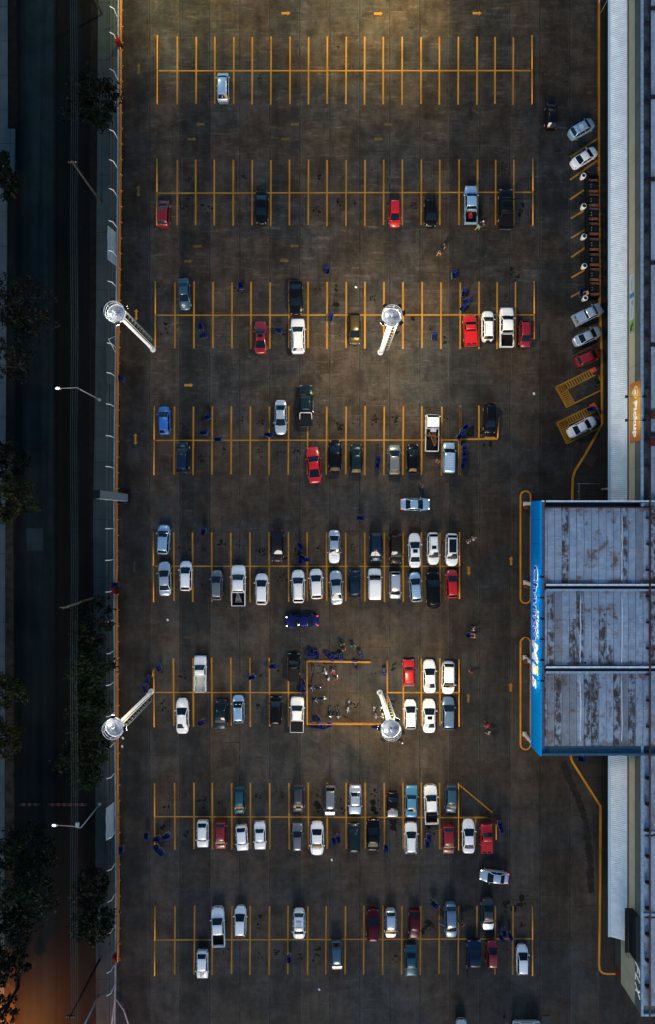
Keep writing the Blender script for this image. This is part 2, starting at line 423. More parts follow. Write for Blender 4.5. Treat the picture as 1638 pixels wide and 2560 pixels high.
# ---- painted markings
ROWS = {  # name: y of top, middle (left, right), bottom ; list of x at top ; slant of the bottom end
 'A': (92, 177, 176.5, 261, [395,443.7,491,537.7,585,631,677.7,725.7,772,818.6,865.7,912,958.6,1005.7,1053,1099,1146,1193,1238,1283.5,1329], -0.5),
 'B': (399.5, 483, 480.5, 564, [394,443.7,489.7,536.3,583.8,630.8,677.6,724.2,771.5,818,865.7,912.7,959.6,1006.5,1053.7,1100,1148,1194.2,1239.6,1285,1331], -0.5),
 'C': (705, 788, 787, 871, [390,438,485.5,533,580.6,628,675.4,723,770.8,818,865.8,913,960,1008,1055.7,1103,1151,1198,1243.5,1289,1334.4], -0.5),
 'D': (1016, 1101, 1100, 1187, [387.5,436.5,484,531.4,579,626.6,674,722,770,817.2,865.7,913.4,961,1008.6,1055,1105,1150.5], -1.2),
 'E': (1331, 1415.5, 1416, 1504, [385,435,481.8,529.7,577,625,673,721.5,768,816.6,864.3,912.3,961,1008,1054,1100,1148], 0.5),
 'F': (1645, 1731, 1731.5, 1816, [386,434,483,529.4,577.5,625.2,673.4,721], 1.0),
 'G': (1957, 2041.5, 2044, 2123, [388,437,485,531,579.4,626.3,674.5,723,771,818,865.3,913.4,961,1008,1053.7,1099,1145.7], 0.5),
 'H': (2265, 2350, 2347, 2436, [389,437.7,486.6,531.4,580,626,674,720.6,770,815.7,864,910,957.7,1005,1052,1098.6,1146.6,1193,1238.6,1283,1330], -1.0),
}
def row_z(i): return 0.004 + 0.004 * (i % 2)
mk = MB(); fd = MB(); gh = MB()
LW = 0.20
for k, (y0, ml, mr, y1, xs, sl) in ROWS.items():
    for i, x in enumerate(xs):
        if i == 0 or (i == len(xs) - 1 and k in 'ABCEGH'): continue      # steel pipes stand there
        a, b_ = y0, y1
        mk.strip(G(x + random.uniform(-.3, .3), a + random.uniform(-1, 1)), G(x + sl, b_ + random.uniform(-1.5, 1.5)), LW * random.uniform(0.9, 1.1), 0.008)
    last = 768.6 if k == 'F' else xs[-1]
    mk.strip(G(xs[0] + 2, ml), G(last, mr), 0.17, 0.004)
for x in (1008.5, 1053.5, 1100): mk.strip(G(x, 1646), G(x + 0.4, 1814), LW, 0.008)
mk.strip(G(967, 1731.5), G(1147, 1731.5), 0.19, 0.004)
# row D, right end
for x in (1151, 1197.5): mk.strip(G(x, 1014), G(x, 1096), LW, 0.008)
mk.strip(G(1150, 1098.3), G(1244, 1097), 0.24, 0.012)
mk.strip(G(1212, 1094), G(1238, 1094), 0.2, 0.008)
mk.strip(G(1148, 1101), G(1148, 1186), 0.22, 0.008)
# row G, right triangle
mk.strip(G(1147, 1961), G(1232, 2032), 0.17, 0.012)
mk.strip(G(1146, 2044), G(1216, 2043.5), 0.26, 0.004)
mk.strip(G(1189, 2046), G(1187, 2121), LW, 0.008)
# inside the motorcycle pen
for x in (816.5, 864.5, 912): gh.strip(G(x, 1652), G(x, 1806), 0.14, 0.008)
gh.strip(G(770, 1732), G(950, 1732), 0.14, 0.004)
# slanted bays in front of the store
for p, q in (((1425,394),(1493,347)), ((1425,450),(1494,401)), ((1425,499),(1460,475)), ((1427,546),(1460,527)), ((1428,595),(1462,575)), ((1428.6,643),(1462,620)), ((1428.6,694),(1462,675)), ((1427.6,742.5),(1450,730))):
    mk.strip(G(*p), G(*q), 0.24, 0.008)
for p, q in (((1440,835),(1498,808)), ((1430,891.5),(1497,857))): fd.strip(G(*p), G(*q), 0.22, 0.008)
def hatched(P, depth, n1, n2, right_open):
    """P: outer corners left, top, right, bottom of a slanted bay; hatch along the left and top sides"""
    A, B, C, D = [Vector(G(*p)) for p in P]
    u = (B - A).normalized(); w = (D - A).normalized()
    for a, b_ in ((A, B), (D, C)): mk.strip(a, b_, 0.2, 0.008)
    mk.strip(A, D, 0.2, 0.012)
    A2 = A + u * depth + w * depth * 0.75
    D2 = D + u * depth; B2 = A + w * depth * 0.75 + u * (B - A).length * 0.93
    mk.strip(A2, D2, 0.16, 0.012); mk.strip(A2 + u * 0.1, B2, 0.16, 0.008)
    for i in range(1, n1):
        p = A + w * ((D - A).length * i / n1); mk.strip(p, p + u * depth, 0.19, 0.016)
    for i in range(1, n2):
        p = A + u * ((B - A).length * 0.93 * i / n2); mk.strip(p, p + w * depth * 0.72, 0.19, 0.016)
    return B
hatched([(1389.6, 968), (1488, 919), (1502, 976), (1416, 1018)], 1.25, 11, 15, True)
hatched([(1392, 1057), (1489, 1010), (1503, 1067), (1417, 1109)], 1.25, 11, 15, True)
mk.strip(G(1489, 1012), G(1503, 1044), 0.2, 0.02); mk.strip(G(1497, 938), G(1501, 952), 0.16, 0.02)
# store side kerb markings are painted on the kerb itself; arrows in the lanes
def arrow(b, x, y, d, L=1.15, double=False):
    c = Vector(G(x, y)); t = {'r': Vector((1, 0)), 'l': Vector((-1, 0)), 'u': Vector((0, 1)), 'd': Vector((0, -1))}[d]
    n = Vector((-t.y, t.x)); z = 0.008
    if double:
        b.strip(c - t * 0.45, c + t * 0.45, 0.24, z)
        for s_ in (1, -1): b.sheet([tuple(c + t * s_ * 0.8), tuple(c + t * s_ * 0.42 + n * 0.28), tuple(c + t * s_ * 0.42 - n * 0.28)], z + 0.004)
    else:
        b.strip(c - t * 0.6, c + t * 0.25, 0.32, z)
        b.sheet([tuple(c + t * 0.62), tuple(c + t * 0.22 + n * 0.3), tuple(c + t * 0.22 - n * 0.3)], z + 0.004)
for x, y, d in ((715, 33, 'r'), (946, 34, 'r'), (1193, 33, 'r'), (472, 963, 'r'), (1172, 1427, 'd'), (1278, 1402, 'u'), (1277, 1718, 'u')): arrow(mk, x, y, d)
for x, y, d in ((500, 311, 'l'), (736, 311, 'l'), (480, 348, 'r'), (714, 348, 'r'), (947, 348, 'r'), (471, 653, 'r'), (712, 652, 'r'), (494, 616, 'l'), (735, 615, 'l'), (970, 311, 'l'), (1171, 1745, 'u')): arrow(fd, x, y, d)
for x, y, d in ((484, 30, 'r'), (1180, 348, 'r'), (970, 614, 'l'), (948, 651, 'r'), (1185, 652, 'r'), (497, 925, 'l'), (716, 962, 'r'), (473, 1277, 'r'), (735, 1240, 'l'), (470, 1593, 'r')): arrow(gh, x, y, d)
for x, y in ((347, 173), (346, 478)): arrow(fd, x, y, 'u', double=True)
for x, y in ((341, 787), (339, 1098)): arrow(mk, x, y, 'u', double=True)
for x, y in ((336, 1417),): arrow(gh, x, y, 'u', double=True)
structure(mk.build('road_markings', M_YELLOW)); structure(fd.build('worn_road_markings', M_FADED)); structure(gh.build('ghost_road_markings', M_GHOST))
rp = MB()
for x, y in ((1483, 925), (1482, 1014)):
    c = Vector(G(x, y)); a = R(27); u = Vector((math.cos(a), math.sin(a))); n = Vector((-u.y, u.x))
    rp.sheet([tuple(c + u * 0.42 + n * 0.3), tuple(c - u * 0.42 + n * 0.3), tuple(c - u * 0.42 - n * 0.3), tuple(c + u * 0.42 - n * 0.3)], 0.024)
structure(rp.build('red_bay_markings', M_REDPAINT))

# ---- oil drips and tyre scrubs left in the stalls
st = MB()
def splat(x, y, r, n=9, z=0.0025):
    a0 = random.random() * 6.28; w = random.uniform(0.7, 1.3); P = []
    for i in range(n):
        a = a0 + 6.283 * i / n; q = r * random.uniform(0.55, 1.15)
        P.append((x + q * math.cos(a) * w, y + q * math.sin(a) / w))
    st.sheet(P, z)
zc = [0]
def stain_cluster(x_, y_, n, spread, rmax):
    X, Y = G(x_, y_)
    for _ in range(n):
        zc[0] = (zc[0] + 1) % 12
        splat(X + random.gauss(0, spread), Y + random.gauss(0, spread * 1.2), rmax * random.random() ** 2.2 + 0.03, random.choice((6, 7, 9)), 0.0012 + 0.00018 * zc[0])
for k, (y0, ml, mr, y1, xs, sl) in ROWS.items():
    full = xs if k != 'F' else xs + [768, 816, 864, 912, 961, 1008, 1053, 1100, 1147]
    for i in range(len(full) - 1):
        for half in (0, 1):
            cx_ = (full[i] + full[i + 1]) / 2 + random.uniform(-6, 6)
            cy_ = (y0 * 0.58 + ml * 0.42) if half == 0 else (ml * 0.55 + y1 * 0.45)
            w = {'A': 0.10, 'B': 0.30, 'C': 0.7 if i > 6 else 0.3, 'D': 0.9, 'E': 0.95, 'F': 0.9, 'G': 0.95, 'H': 0.75}[k]
            if random.random() < w:
                stain_cluster(cx_, cy_ + random.uniform(-14, 14), random.randint(8, 26), random.uniform(0.18, 0.42), random.uniform(0.10, 0.27))
for x, y, n, sp, r in ((1290, 687, 16, .5, .25), (1305, 510, 3, .2, .55), (1302, 538, 2, .15, .55), (1305, 2265, 10, .45, .9), (1172, 2262, 9, .3, .55), (1264, 2265, 10, .35, .4), (1070, 2315, 9, .3, .6), (795, 2018, 9, .25, .6), (937, 2022, 10, .35, .5), (860, 2023, 6, .3, .35), (1480, 962, 18, .5, .3), (1180, 1080, 16, .5, .4), (1222, 1106, 12, .5, .35), (1120, 857, 12, .5, .3), (1155, 857, 12, .35, .45), (1034, 797, 4, .12, .4), (842, 762, 3, .1, .4), (983, 2060, 9, .3, .5), (1074, 2066, 8, .3, .4)):
    stain_cluster(x, y, n, sp, r)
structure(st.build('oil_stains', M_STAIN))
# curved tyre scrubs
sk = MB()
def skid(pts, w=0.09, z=0.0035):
    P = [Vector(G(*p)) for p in pts]
    for a, b_ in zip(P, P[1:]): sk.strip(a, b_, w, z)
def arc(c, r, a0, a1, n=12): return [(c[0] + r * math.cos(R(a0 + (a1 - a0) * i / n)), c[1] + r * math.sin(R(a0 + (a1 - a0) * i / n))) for i in range(n + 1)]
for c, r, a0, a1 in (((640, 870), 110, 130, 215), ((700, 1010), 150, 185, 262), ((480, 960), 95, -60, 20), ((460, 850), 120, -25, 45), ((520, 985), 60, -70, 10), ((598, 880), 58, 150, 240)):
    skid(arc(c, r, a0, a1), 0.05)
structure(sk.build('tyre_scrubs', mat('tyre_scrub', (0.007, 0.007, 0.0065), 0.6)))
wd = MB()
pts = [(1412, 1915), (1422, 1945), (1440, 1985), (1458, 2030), (1468, 2080), (1474, 2130), (1476, 2170), (1478, 2230)]
for (a, b_), (c, d) in zip(pts, pts[1:]):
    n = 12
    for i in range(n):
        t = i / n; zc[0] = (zc[0] + 1) % 12
        X, Y = G(a + (c - a) * t, b_ + (d - b_) * t)
        for q in range(2):
            P = []; r = random.uniform(0.25, 0.72)
            for j in range(10): P.append((X + random.gauss(0, .1) + r * .75 * math.cos(j * .628) * random.uniform(.6, 1.1), Y + r * math.sin(j * .628) * random.uniform(.6, 1.1)))
            wd.sheet(P, 0.001 + 0.0002 * zc[0] + 0.0001 * q)
structure(wd.build('damp_streak', mat('damp_concrete', (0.0175, 0.0155, 0.0130), 0.7, spec=.08, noise=.45, nscale=.9)))

# ---- raised pavement in front of the store, kerbs, islands
KN = [(1497, -60), (1497, 500), (1499, 750), (1504, 900), (1505, 1060), (1469, 1126), (1437, 1178), (1432, 1195), (1430, 1275)]
KS = [(1426, 1870), (1427, 1893), (1431, 1905), (1501, 2015), (1500, 2200), (1497, 2410), (1499, 2424), (1506, 2431), (1516, 2433), (1556, 2433)]
XW = 718 * S            # the store's front wall
def kerb_run(b, pts, w=0.26, h=0.16):
    P = [Vector(G(*p)) for p in pts]
    L = []; Rr = []
    for i, p in enumerate(P):
        d = (P[min(i + 1, len(P) - 1)] - P[max(i - 1, 0)]).normalized(); n = Vector((-d.y, d.x)) * (w / 2)
        L.append(p + n); Rr.append(p - n)
    for i in range(len(P) - 1):
        b.prism([tuple(L[i]), tuple(Rr[i]), tuple(Rr[i + 1]), tuple(L[i + 1])], -0.05, h)
wall_px = NX + XW / S
structure(MB().prism(px(KN) + [(XW - 0.02, G(0, 1275)[1]), (XW - 0.02, G(0, -60)[1])], -0.05, 0.13).build('store_sidewalk', M_STOREWALK))
structure(MB().prism(px(KS) + [(XW - 0.02, G(0, 2433)[1]), (XW - 0.02, G(0, 1870)[1])], -0.05, 0.13).build('store_pavement', M_STOREWALK))
kb = MB(); kerb_run(kb, KN); tag(kb.build('kerb', M_KERB), kind='structure')
kb = MB(); kerb_run(kb, KS); tag(kb.build('kerb', M_KERB), kind='structure')
structure(MB().prism(px([(1455, 1128), (1494, 1142), (1478, 1168), (1453, 1152)]), 0.13, 0.136).build('ramp_slab', patchy('ramp_concrete', (0.045, 0.04, 0.033), (0.033, 0.03, 0.026), None, 0.6)))
def pill(x0, x1, y0, y1, n=10, ins=0.0):
    r = (x1 - x0) / 2 - ins; c = (x0 + x1) / 2; P = []
    for i in range(n + 1): a = math.pi + math.pi * i / n; P.append((c + r * math.cos(a), y0 + (x1 - x0) / 2 + r * math.sin(a)))
    for i in range(n + 1): a = math.pi * i / n; P.append((c + r * math.cos(a), y1 - (x1 - x0) / 2 + r * math.sin(a)))
    return P
for y0, y1 in ((1228, 1508), (1594, 1873)):
    structure(MB().prism(px(pill(1301, 1326, y0, y1, ins=1)), -0.05, 0.12).build('traffic_island', M_ISLE))
    o = pill(1301, 1326, y0, y1, ins=0); kb = MB(); kerb_run(kb, o + [o[0]], 0.2, 0.15)
    structure(kb.build('kerb', M_KERB))

# ------------------------------------------------------------------ the store
ZW = 8.1
M_CREAM = patchy('cream_wall', (0.47, 0.40, 0.28), (0.53, 0.46, 0.33), (0.43, 0.37, 0.27), 0.5, joint=(0, 6.6, 0.05), jcol=(0.2, 0.18, 0.14))
M_BAND = patchy('grey_wall_band', (0.115, 0.125, 0.115), (0.145, 0.155, 0.14), (0.10, 0.11, 0.10), 0.5, joint=(0, 6.6, 0.05), jcol=(0.05, 0.055, 0.05))
M_LOWWALL = patchy('lower_wall', (0.05, 0.06, 0.055), (0.065, 0.075, 0.068), None, 0.5)
M_ROOF = roof_mat('store_roof_sheets', (0.28, 0.36, 0.46), (0.36, 0.44, 0.54), 0.925, 0.45, XW)
M_PORCHROOF = roof_mat('porch_roof_sheets', (0.24, 0.31, 0.405), (0.34, 0.415, 0.51), 0.925, 1.0, 26.6)
M_AWN = mat('awning_sheet', (0.74, 0.79, 0.82), 0.4, noise=0.10, nscale=1.2)
M_AWNTRIM = mat('awning_trim', (0.46, 0.62, 0.70), 0.4)
M_GUTTER = mat('gutter_metal', (0.30, 0.40, 0.50), 0.45, 0.3, noise=0.25)
M_DARKGAP = mat('dark_gutter', (0.012, 0.018, 0.022), 0.6)
M_RUSTPIPE = mat('rusty_pipe', (0.045, 0.010, 0.008), 0.7, noise=0.4, nscale=2.0)
M_WHITERIDGE = mat('white_ridge_cap', (0.62, 0.66, 0.72), 0.45, noise=0.2)

YN, YS = G(0, -60)[1], G(0, 2433)[1]    # north end (beyond the frame), south end
store = thing('store_building', 'long cream store with grey upper band, white corrugated awning and ribbed metal roof', 'building', (XW, YS, 0))
def under(o, p):
    o.parent = p; o.matrix_parent_inverse = Matrix.Translation(-p.location); return o
XB = XW + 38.0
w = MB(); w.prism([(XW, YS), (XB, YS), (XB, YN), (XW, YN)], -0.1, 2.0); under(w.build('lower_wall', M_LOWWALL), store)
w = MB(); w.prism([(XW, YS), (XB, YS), (XB, YN), (XW, YN)], 2.0, 6.2); under(w.build('cream_wall', M_CREAM), store)
w = MB(); w.prism([(XW - .02, YS - .02), (XB, YS - .02), (XB, YN), (XW - .02, YN)], 6.2, ZW - 0.25); under(w.build('wall_band', M_BAND), store)
w = MB(); w.box((XW - 0.05, YS + 0.9, 1.1), (0.03, 1.1, 1.0)); under(w.build('red_panel', mat('red_panel_paint', (0.20, 0.012, 0.012), 0.5)), store)
w = MB()   # parapet rim
w.prism([(XW - .06, YS - .06), (XW + .22, YS - .06), (XW + .22, YN), (XW - .06, YN)], ZW - 0.25, ZW)
w.prism([(XW + .22, YS - .06), (XB, YS - .06), (XB, YS + .18), (XW + .22, YS + .18)], ZW - 0.25, ZW)
under(w.build('parapet', M_GUTTER), store)
w = MB(); w.prism([(XW + .22, YS + .18), (XB, YS + .18), (XB, YS + 1.15), (XW + .22, YS + 1.15)], ZW - 0.6, ZW - 0.5)
under(w.build('end_gutter', mat('blue_gutter', (0.03, 0.08, 0.12), 0.5, noise=0.3)), store)
w = MB(); w.prism([(XW + .22, YS + 1.15), (XB, YS + 1.15), (XB, YN), (XW + .22, YN)], ZW - 0.6, ZW - 0.18)
under(w.build('roof', M_ROOF), store)
w = MB(); w.prism([(XW + .3, G(0, 1252, ZW)[1]), (XW + 1.0, G(0, 1252, ZW)[1]), (XW + 1.0, YN), (XW + .3, YN)], ZW - 0.18, ZW - 0.14)
under(w.build('roof_gutter', mat('grimy_gutter', (0.05, 0.055, 0.055), 0.7, noise=0.5, nscale=1.2)), store)
# skylight sheets north of the porch
for y0, y1 in ((-60, 30), (85, 222), (242, 418), (442, 630), (655, 840), (865, 1020)):
    w = MB(); w.prism([(XW + 2.05, G(0, y1, ZW)[1]), (XW + 4.2, G(0, y1, ZW)[1]), (XW + 4.2, G(0, y0, ZW)[1]), (XW + 2.05, G(0, y0, ZW)[1])], ZW - 0.18, ZW - 0.10)
    under(w.build('roof_light', patchy('roof_light_sheet', (0.22, 0.32, 0.42), (0.34, 0.45, 0.55), (0.28, 0.38, 0.46), 0.35, 0.3, joint=(0, 5.0, 0.1), jcol=(0.05, 0.06, 0.08))), store)
for y in (8, 230, 436, 645, 850, 1074):
    w = MB(); Y = G(0, y, ZW)[1]
    w.box((XW + 3.1 + 8, Y, ZW - 0.02), (18, 0.42, 0.2)); under(w.build('ridge_cap', M_WHITERIDGE), store)
    w = MB(); w.box((XW + 0.75 + 10.2, Y - 0.55, ZW - 0.14), (19.5, 0.5, 0.1)); under(w.build('valley_gutter', M_DARKGAP), store)
for y in (1036, 1104):
    w = MB(); w.box((XW + 10, G(0, y, ZW)[1], ZW - 0.1), (18, 1.1, 0.16)); under(w.build('rusty_roof_sheet', mat('rust_red_sheet', (0.085, 0.018, 0.015), 0.7, noise=0.35)), store)
for y in (2083, 2288):
    w = MB(); w.box((XW + 10, G(0, y, ZW)[1], ZW - 0.13), (19.5, 0.35, 0.14)); under(w.build('roof_seam_bar', M_GUTTER), store)
    w = MB(); w.box((XW + 10, G(0, y + 5, ZW)[1], ZW - 0.15), (19.0, 0.4, 0.1)); under(w.build('valley_gutter', M_DARKGAP), store)
# red brown sprinkler pipe along the roof with its feet
w = MB(); xp = G(1621.5, 0, ZW)[0]
w.tube([(xp, YS + 0.3, ZW + 0.42), (xp, YN, ZW + 0.42)], 0.12, 6); under(w.build('roof_pipe', M_RUSTPIPE), store)
for i in range(38):
    y = 60 + i * 65.0
    if 1240 < y < 1290: continue
    w = MB(); w.box((xp - 0.12, G(0, y, ZW)[1], ZW + 0.1), (0.55, 0.24, 0.55))
    under(w.build('pipe_support', mat('pipe_support_metal', (0.012, 0.010, 0.012), 0.7)), store)
# corrugated awning: two runs, north and south of the porch
def awning(y0, y1, cut):
    xo = 704 * S * (H - 3.3) / H; xi = XW - 0.03; zo, zi = 3.3, 4.3
    w = MB(); n = int((y1 - y0) / 0.26) * 4; P = []
    for k in range(n + 1):
        y = y0 + (y1 - y0) * k / n; dz = 0.045 * (1 if (k % 4) in (1, 2) else -1)
        P.append([(xo + 0.14, y, zo + dz), ((xo + xi) / 2, y, (zo + zi) / 2 + dz), (xi - 0.12, y, zi + dz)])
    w.grid([[(q[0], q[1], q[2]) for q in r_] for r_ in P], sm=False)
    b0 = len(w.v)
    w.grid([[(q[0], q[1], q[2] - 0.04) for q in r_][::-1] for r_ in P], sm=False)
    under(w.build('awning', M_AWN), store)
    w = MB(); w.box((xo, (y0 + y1) / 2, zo), (0.26, y1 - y0, 0.14)); under(w.build('awning_edge', M_AWNTRIM), store)
    w = MB(); w.box((xi - 0.06, (y0 + y1) / 2, zi), (0.12, y1 - y0, 0.1)); under(w.build('awning_flashing', M_DARKGAP), store)
awning(G(0, 1262, 4)[1], YN, 0)
awning(G(0, 2350, 4)[1], G(0, 1872, 4)[1], 0)
for i in range(3):
    w = MB(); w.tube([(XW - 1.9, G(0, 1225 - i * 1.5)[1], 0.1), (XW - 1.9, G(0, 1225 - i * 1.5)[1], 3.2)], 0.05); under(w.build('awning_post', M_GALV), store)
# black balcony frame on the south end of the wall
bal = thing('balcony_cage', 'black steel balcony cage bolted high on the cream store wall', 'balcony', (XW, G(0, 2330, 6)[1], 5.0))
ya, yb = G(0, 2392, 6.5)[1], G(0, 2280, 6.5)[1]; x0 = XW - 1.05
w = MB(); w.box(((x0 + XW) / 2, (ya + yb) / 2, 5.65), (XW - x0, yb - ya, 0.1)); under(w.build('deck', M_BLACK), bal)
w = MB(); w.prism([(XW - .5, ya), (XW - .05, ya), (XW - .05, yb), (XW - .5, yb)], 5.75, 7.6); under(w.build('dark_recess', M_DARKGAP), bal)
w = MB()
for z in (6.2, 6.7): w.tube([(XW, yb, z), (x0, yb, z), (x0, ya, z), (XW, ya, z)], 0.03, 5)
under(w.build('railing', mat('railing_brown', (0.035, 0.022, 0.015), 0.6)), bal)
for i in range(9):
    y = ya + (yb - ya) * i / 8
    w = MB(); w.tube([(x0, y, 5.7), (x0, y, 6.7)], 0.035, 5); under(w.build('baluster', MATS['railing_brown']), bal)

# ------------------------------------------------------------------ entrance porch
ZP = 8.45; ZB = 4.75; XF = 530 * S * (H - ZP) / H
def zs(z): return H - (H - z) * XF / (490 * S)   # height on the fascia
pyN, pyS = G(0, 1252, ZP)[1], G(0, 1890, ZP)[1]
porch = thing('entrance_porch', 'wide entrance porch with blue fascia, rusty ribbed roof and white columns', 'porch', (XF, pyS, 0))
w = MB(); w.prism([(XF, pyS), (XF + .3, pyS), (XF + .3, pyN), (XF, pyN)], ZB, ZP)
s = NT('blue_fascia', 0.45); x_, y_, z_ = s.xyz()
pan = s.math('FLOOR', s.math('DIVIDE', y_, 3.05)); fr = s.math('SUBTRACT', s.math('DIVIDE', y_, 3.05), pan)
c = s.mix(s.ramp(z_, 4.7, 8.45), (0.0, 0.155, 0.58), (0.0, 0.26, 0.66))  # spotlight glow put into the colour: paler blue towards the top
c = s.mix(s.math('MULTIPLY', s.white(s.comb(pan, 1.0)), 0.18), c, (0.0, 0.16, 0.60))
c = s.mix(s.math('MULTIPLY', s.math('LESS_THAN', fr, 0.018), 0.7), c, (0.0, 0.04, 0.16)); s.out(c)
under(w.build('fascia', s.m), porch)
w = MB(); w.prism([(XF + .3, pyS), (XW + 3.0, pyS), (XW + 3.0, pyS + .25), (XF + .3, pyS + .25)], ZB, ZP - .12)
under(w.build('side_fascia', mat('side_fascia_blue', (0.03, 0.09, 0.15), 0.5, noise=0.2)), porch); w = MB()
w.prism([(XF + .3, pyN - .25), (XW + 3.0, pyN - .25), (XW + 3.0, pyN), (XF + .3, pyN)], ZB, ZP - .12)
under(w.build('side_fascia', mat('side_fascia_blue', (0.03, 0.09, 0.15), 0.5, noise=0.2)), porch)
w = MB(); w.prism([(XF + .3, pyS + .25), (XW + 3.0, pyS + .25), (XW + 3.0, pyN - .25), (XF + .3, pyN - .25)], ZB, ZB + .1)
under(w.build('soffit', mat('soffit_white', (0.45, 0.45, 0.42), 0.6)), porch)
ridge = [1465.5, 1671.5]
ys = [pyN - 0.5] + [G(0, y, ZP)[1] for y in ridge] + [pyS + 1.15]
for i in range(3):
    a, b_ = ys[i] - (0.55 if i else 0.35), ys[i + 1] + (0.35 if i < 2 else 0.0)
    w = MB(); x0, x1 = XF + .75, XW + 3.0
    P = [[(x0, a, ZP - .32), (x1, a, ZP - .35)], [(x0, (a + b_) / 2, ZP - .16), (x1, (a + b_) / 2, ZP - .16)], [(x0, b_, ZP - .32), (x1, b_, ZP - .32)]]
    w.prism([(x0, b_), (x1, b_), (x1, a), (x0, a)], ZP - 1.0, ZP - .325)
    w.grid(P, sm=False); under(w.build('roof_sheet', M_PORCHROOF), porch)
w = MB(); w.prism([(XF + .3, pyS + .25), (XF + .75, pyS + .25), (XF + .75, pyN - .25), (XF + .3, pyN - .25)], ZP - .7, ZP - .4)
under(w.build('front_gutter', mat('front_gutter_grey', (0.11, 0.125, 0.15), 0.6, noise=0.3)), porch)
w = MB(); w.prism([(XF + .3, pyN - .12), (XW + 3.0, pyN - .12), (XW + 3.0, pyN + .04), (XF + .3, pyN + .04)], ZP - .12, ZP + .02); under(w.build('eaves_flashing', M_WHITERIDGE), porch)
w = MB(); w.prism([(XF + .3, pyS + .25), (XW + 3.0, pyS + .25), (XW + 3.0, pyS + 1.1), (XF + .3, pyS + 1.1)], ZP - .7, ZP - .45); under(w.build('rear_gutter', MATS['blue_gutter']), porch)
for y in ridge:
    Y = G(0, y, ZP)[1]
    w = MB(); w.box(((XF + XW + 3.8) / 2, Y + 0.16, ZP - .12), (XW + 3.0 - XF - .9, 0.22, 0.2)); under(w.build('ridge_cap', M_WHITERIDGE), porch)
    w = MB(); w.box(((XF + XW + 3.8) / 2, Y - 0.18, ZP - .30), (XW + 3.0 - XF - .9, 0.34, 0.1)); under(w.build('valley_gutter', M_DARKGAP), porch)
    w = MB(); w.box(((XF + XW + 3.8) / 2, Y - 0.50, ZP - .16), (XW + 3.0 - XF - .9, 0.26, 0.14)); under(w.build('valley_flashing', M_GUTTER), porch)
# white lightning strips, pale seams on the roof
for x in (1453, 1557):
    for i in range(3):
        a, b_ = ys[i] - .8, ys[i + 1] + .6
        if x == 1453 and i == 0: continue
        X = G(x, 0, ZP)[0]; w = MB()
        pts = [(X + random.uniform(-.05, .05), a + (b_ - a) * t / 8, ZP - .35 + .19 * (1 - abs(t / 4 - 1)) + 0.02) for t in range(9)]
        w.tube(pts, 0.065, 4); under(w.build('sealant_strip', M_WHITERIDGE), porch)
w = MB(); Y = G(0, 1268, ZP)[1]
w.tube([(G(1363, 0, ZP)[0], pyN + .05, ZP + .02), (G(1363, 0, ZP)[0], Y, ZP + .02), (xp, Y, ZP + .05)], 0.10, 6)
for x in (1380, 1465, 1508, 1587): w.ell((G(x, 0, ZP)[0], Y, ZP + .02), (.16, .16, .14))
under(w.build('roof_pipe', M_RUSTPIPE), porch)
w = MB()
w.tube([V3(1417, 1657.5, ZP) + Vector((0, 0, .03)), V3(1461, 1657, ZP) + Vector((0, 0, .03))], 0.05, 5); w.ell(V3(1462, 1657, ZP) + Vector((0, 0, .1)), (.16, .16, .14))
under(w.build('vent_pipe', M_BLACK), porch)
for x, y in ((1310, 1260), (1310, 1456), (1309, 1643), (1308.5, 1834)):
    w = MB(); X, Y = G(x + 2, y); w.box((X, Y, ZB / 2), (0.32, 0.42, ZB)); w.box((X, Y, .2), (.5, .6, .28))
    under(w.build('column', mat('column_white', (0.55, 0.53, 0.48), 0.5, noise=0.1)), porch)
    w = MB(); w.box((X + .06, Y - .55, .55), (0.42, 0.36, 0.9)); tag(w.build('litter_bin', mat('bin_orange', (0.16, 0.045, 0.02), 0.6, noise=.3)), 'dark orange litter bin at the foot of a white porch column', 'litter bin', 'bins at the porch columns')

# ---- signs on the porch and wall
M_LETW = mat('white_letters', (0.74, 0.75, 0.76), 0.4, emit=(1, 1, 1), estr=0.04)
M_LETB = mat('blue_letters', (0.0, 0.045, 0.42), 0.4)
xf = XF
sign = thing('store_sign', 'large ChangoMas lettering in white and blue along the blue porch fascia', 'sign', (xf, G(0, 1565, 5)[1], 5))
def zy(y, z): return G(0, y, z)[1]
wall_text('outline_letters', 'Chango', xf - 0.02, zy(1412, 6), zy(1600, 6), zs(3.85), zs(6.5), M_LETW, sign, 0.02, bold=0.05, space=1.12)
wall_text('blue_letters', 'Chango', xf - 0.045, zy(1413.5, 6), zy(1598.5, 6), zs(4.02), zs(6.33), M_LETB, sign, 0.012, bold=0.024, space=1.14)
wall_text('white_letters', 'Hiper', xf - 0.02, zy(1523, 7), zy(1597, 7), zs(5.95), zs(6.9), M_LETW, sign, 0.02, bold=0.03, shear=0.1, space=1.1)
wall_text('white_letters', 'Mas', xf - 0.02, zy(1601, 6.3), zy(1719, 6.3), zs(4.0), zs(6.6), M_LETW, sign, 0.02, bold=0.045, shear=0.12, space=1.22)
hb = MB(); P = []
for i in range(24):
    t = 2 * math.pi * i / 24; hx = 16 * math.sin(t) ** 3; hy = 13 * math.cos(t) - 5 * math.cos(2 * t) - 2 * math.cos(3 * t) - math.cos(4 * t)
    P.append((hx / 16 * 0.66, hy / 16 * 0.46))
hb.prism(P, 0, 0.02)
o = hb.build('yellow_heart', mat('yellow_sign', (0.72, 0.62, 0.02), 0.4, emit=(1, .85, .05), estr=0.2))
o.matrix_world = Matrix(((0, 0, -1, xf - .06), (-1, 0, 0, zy(1675, 7.4)), (0, 1, 0, zs(6.35)), (0, 0, 0, 1))); under(o, sign)

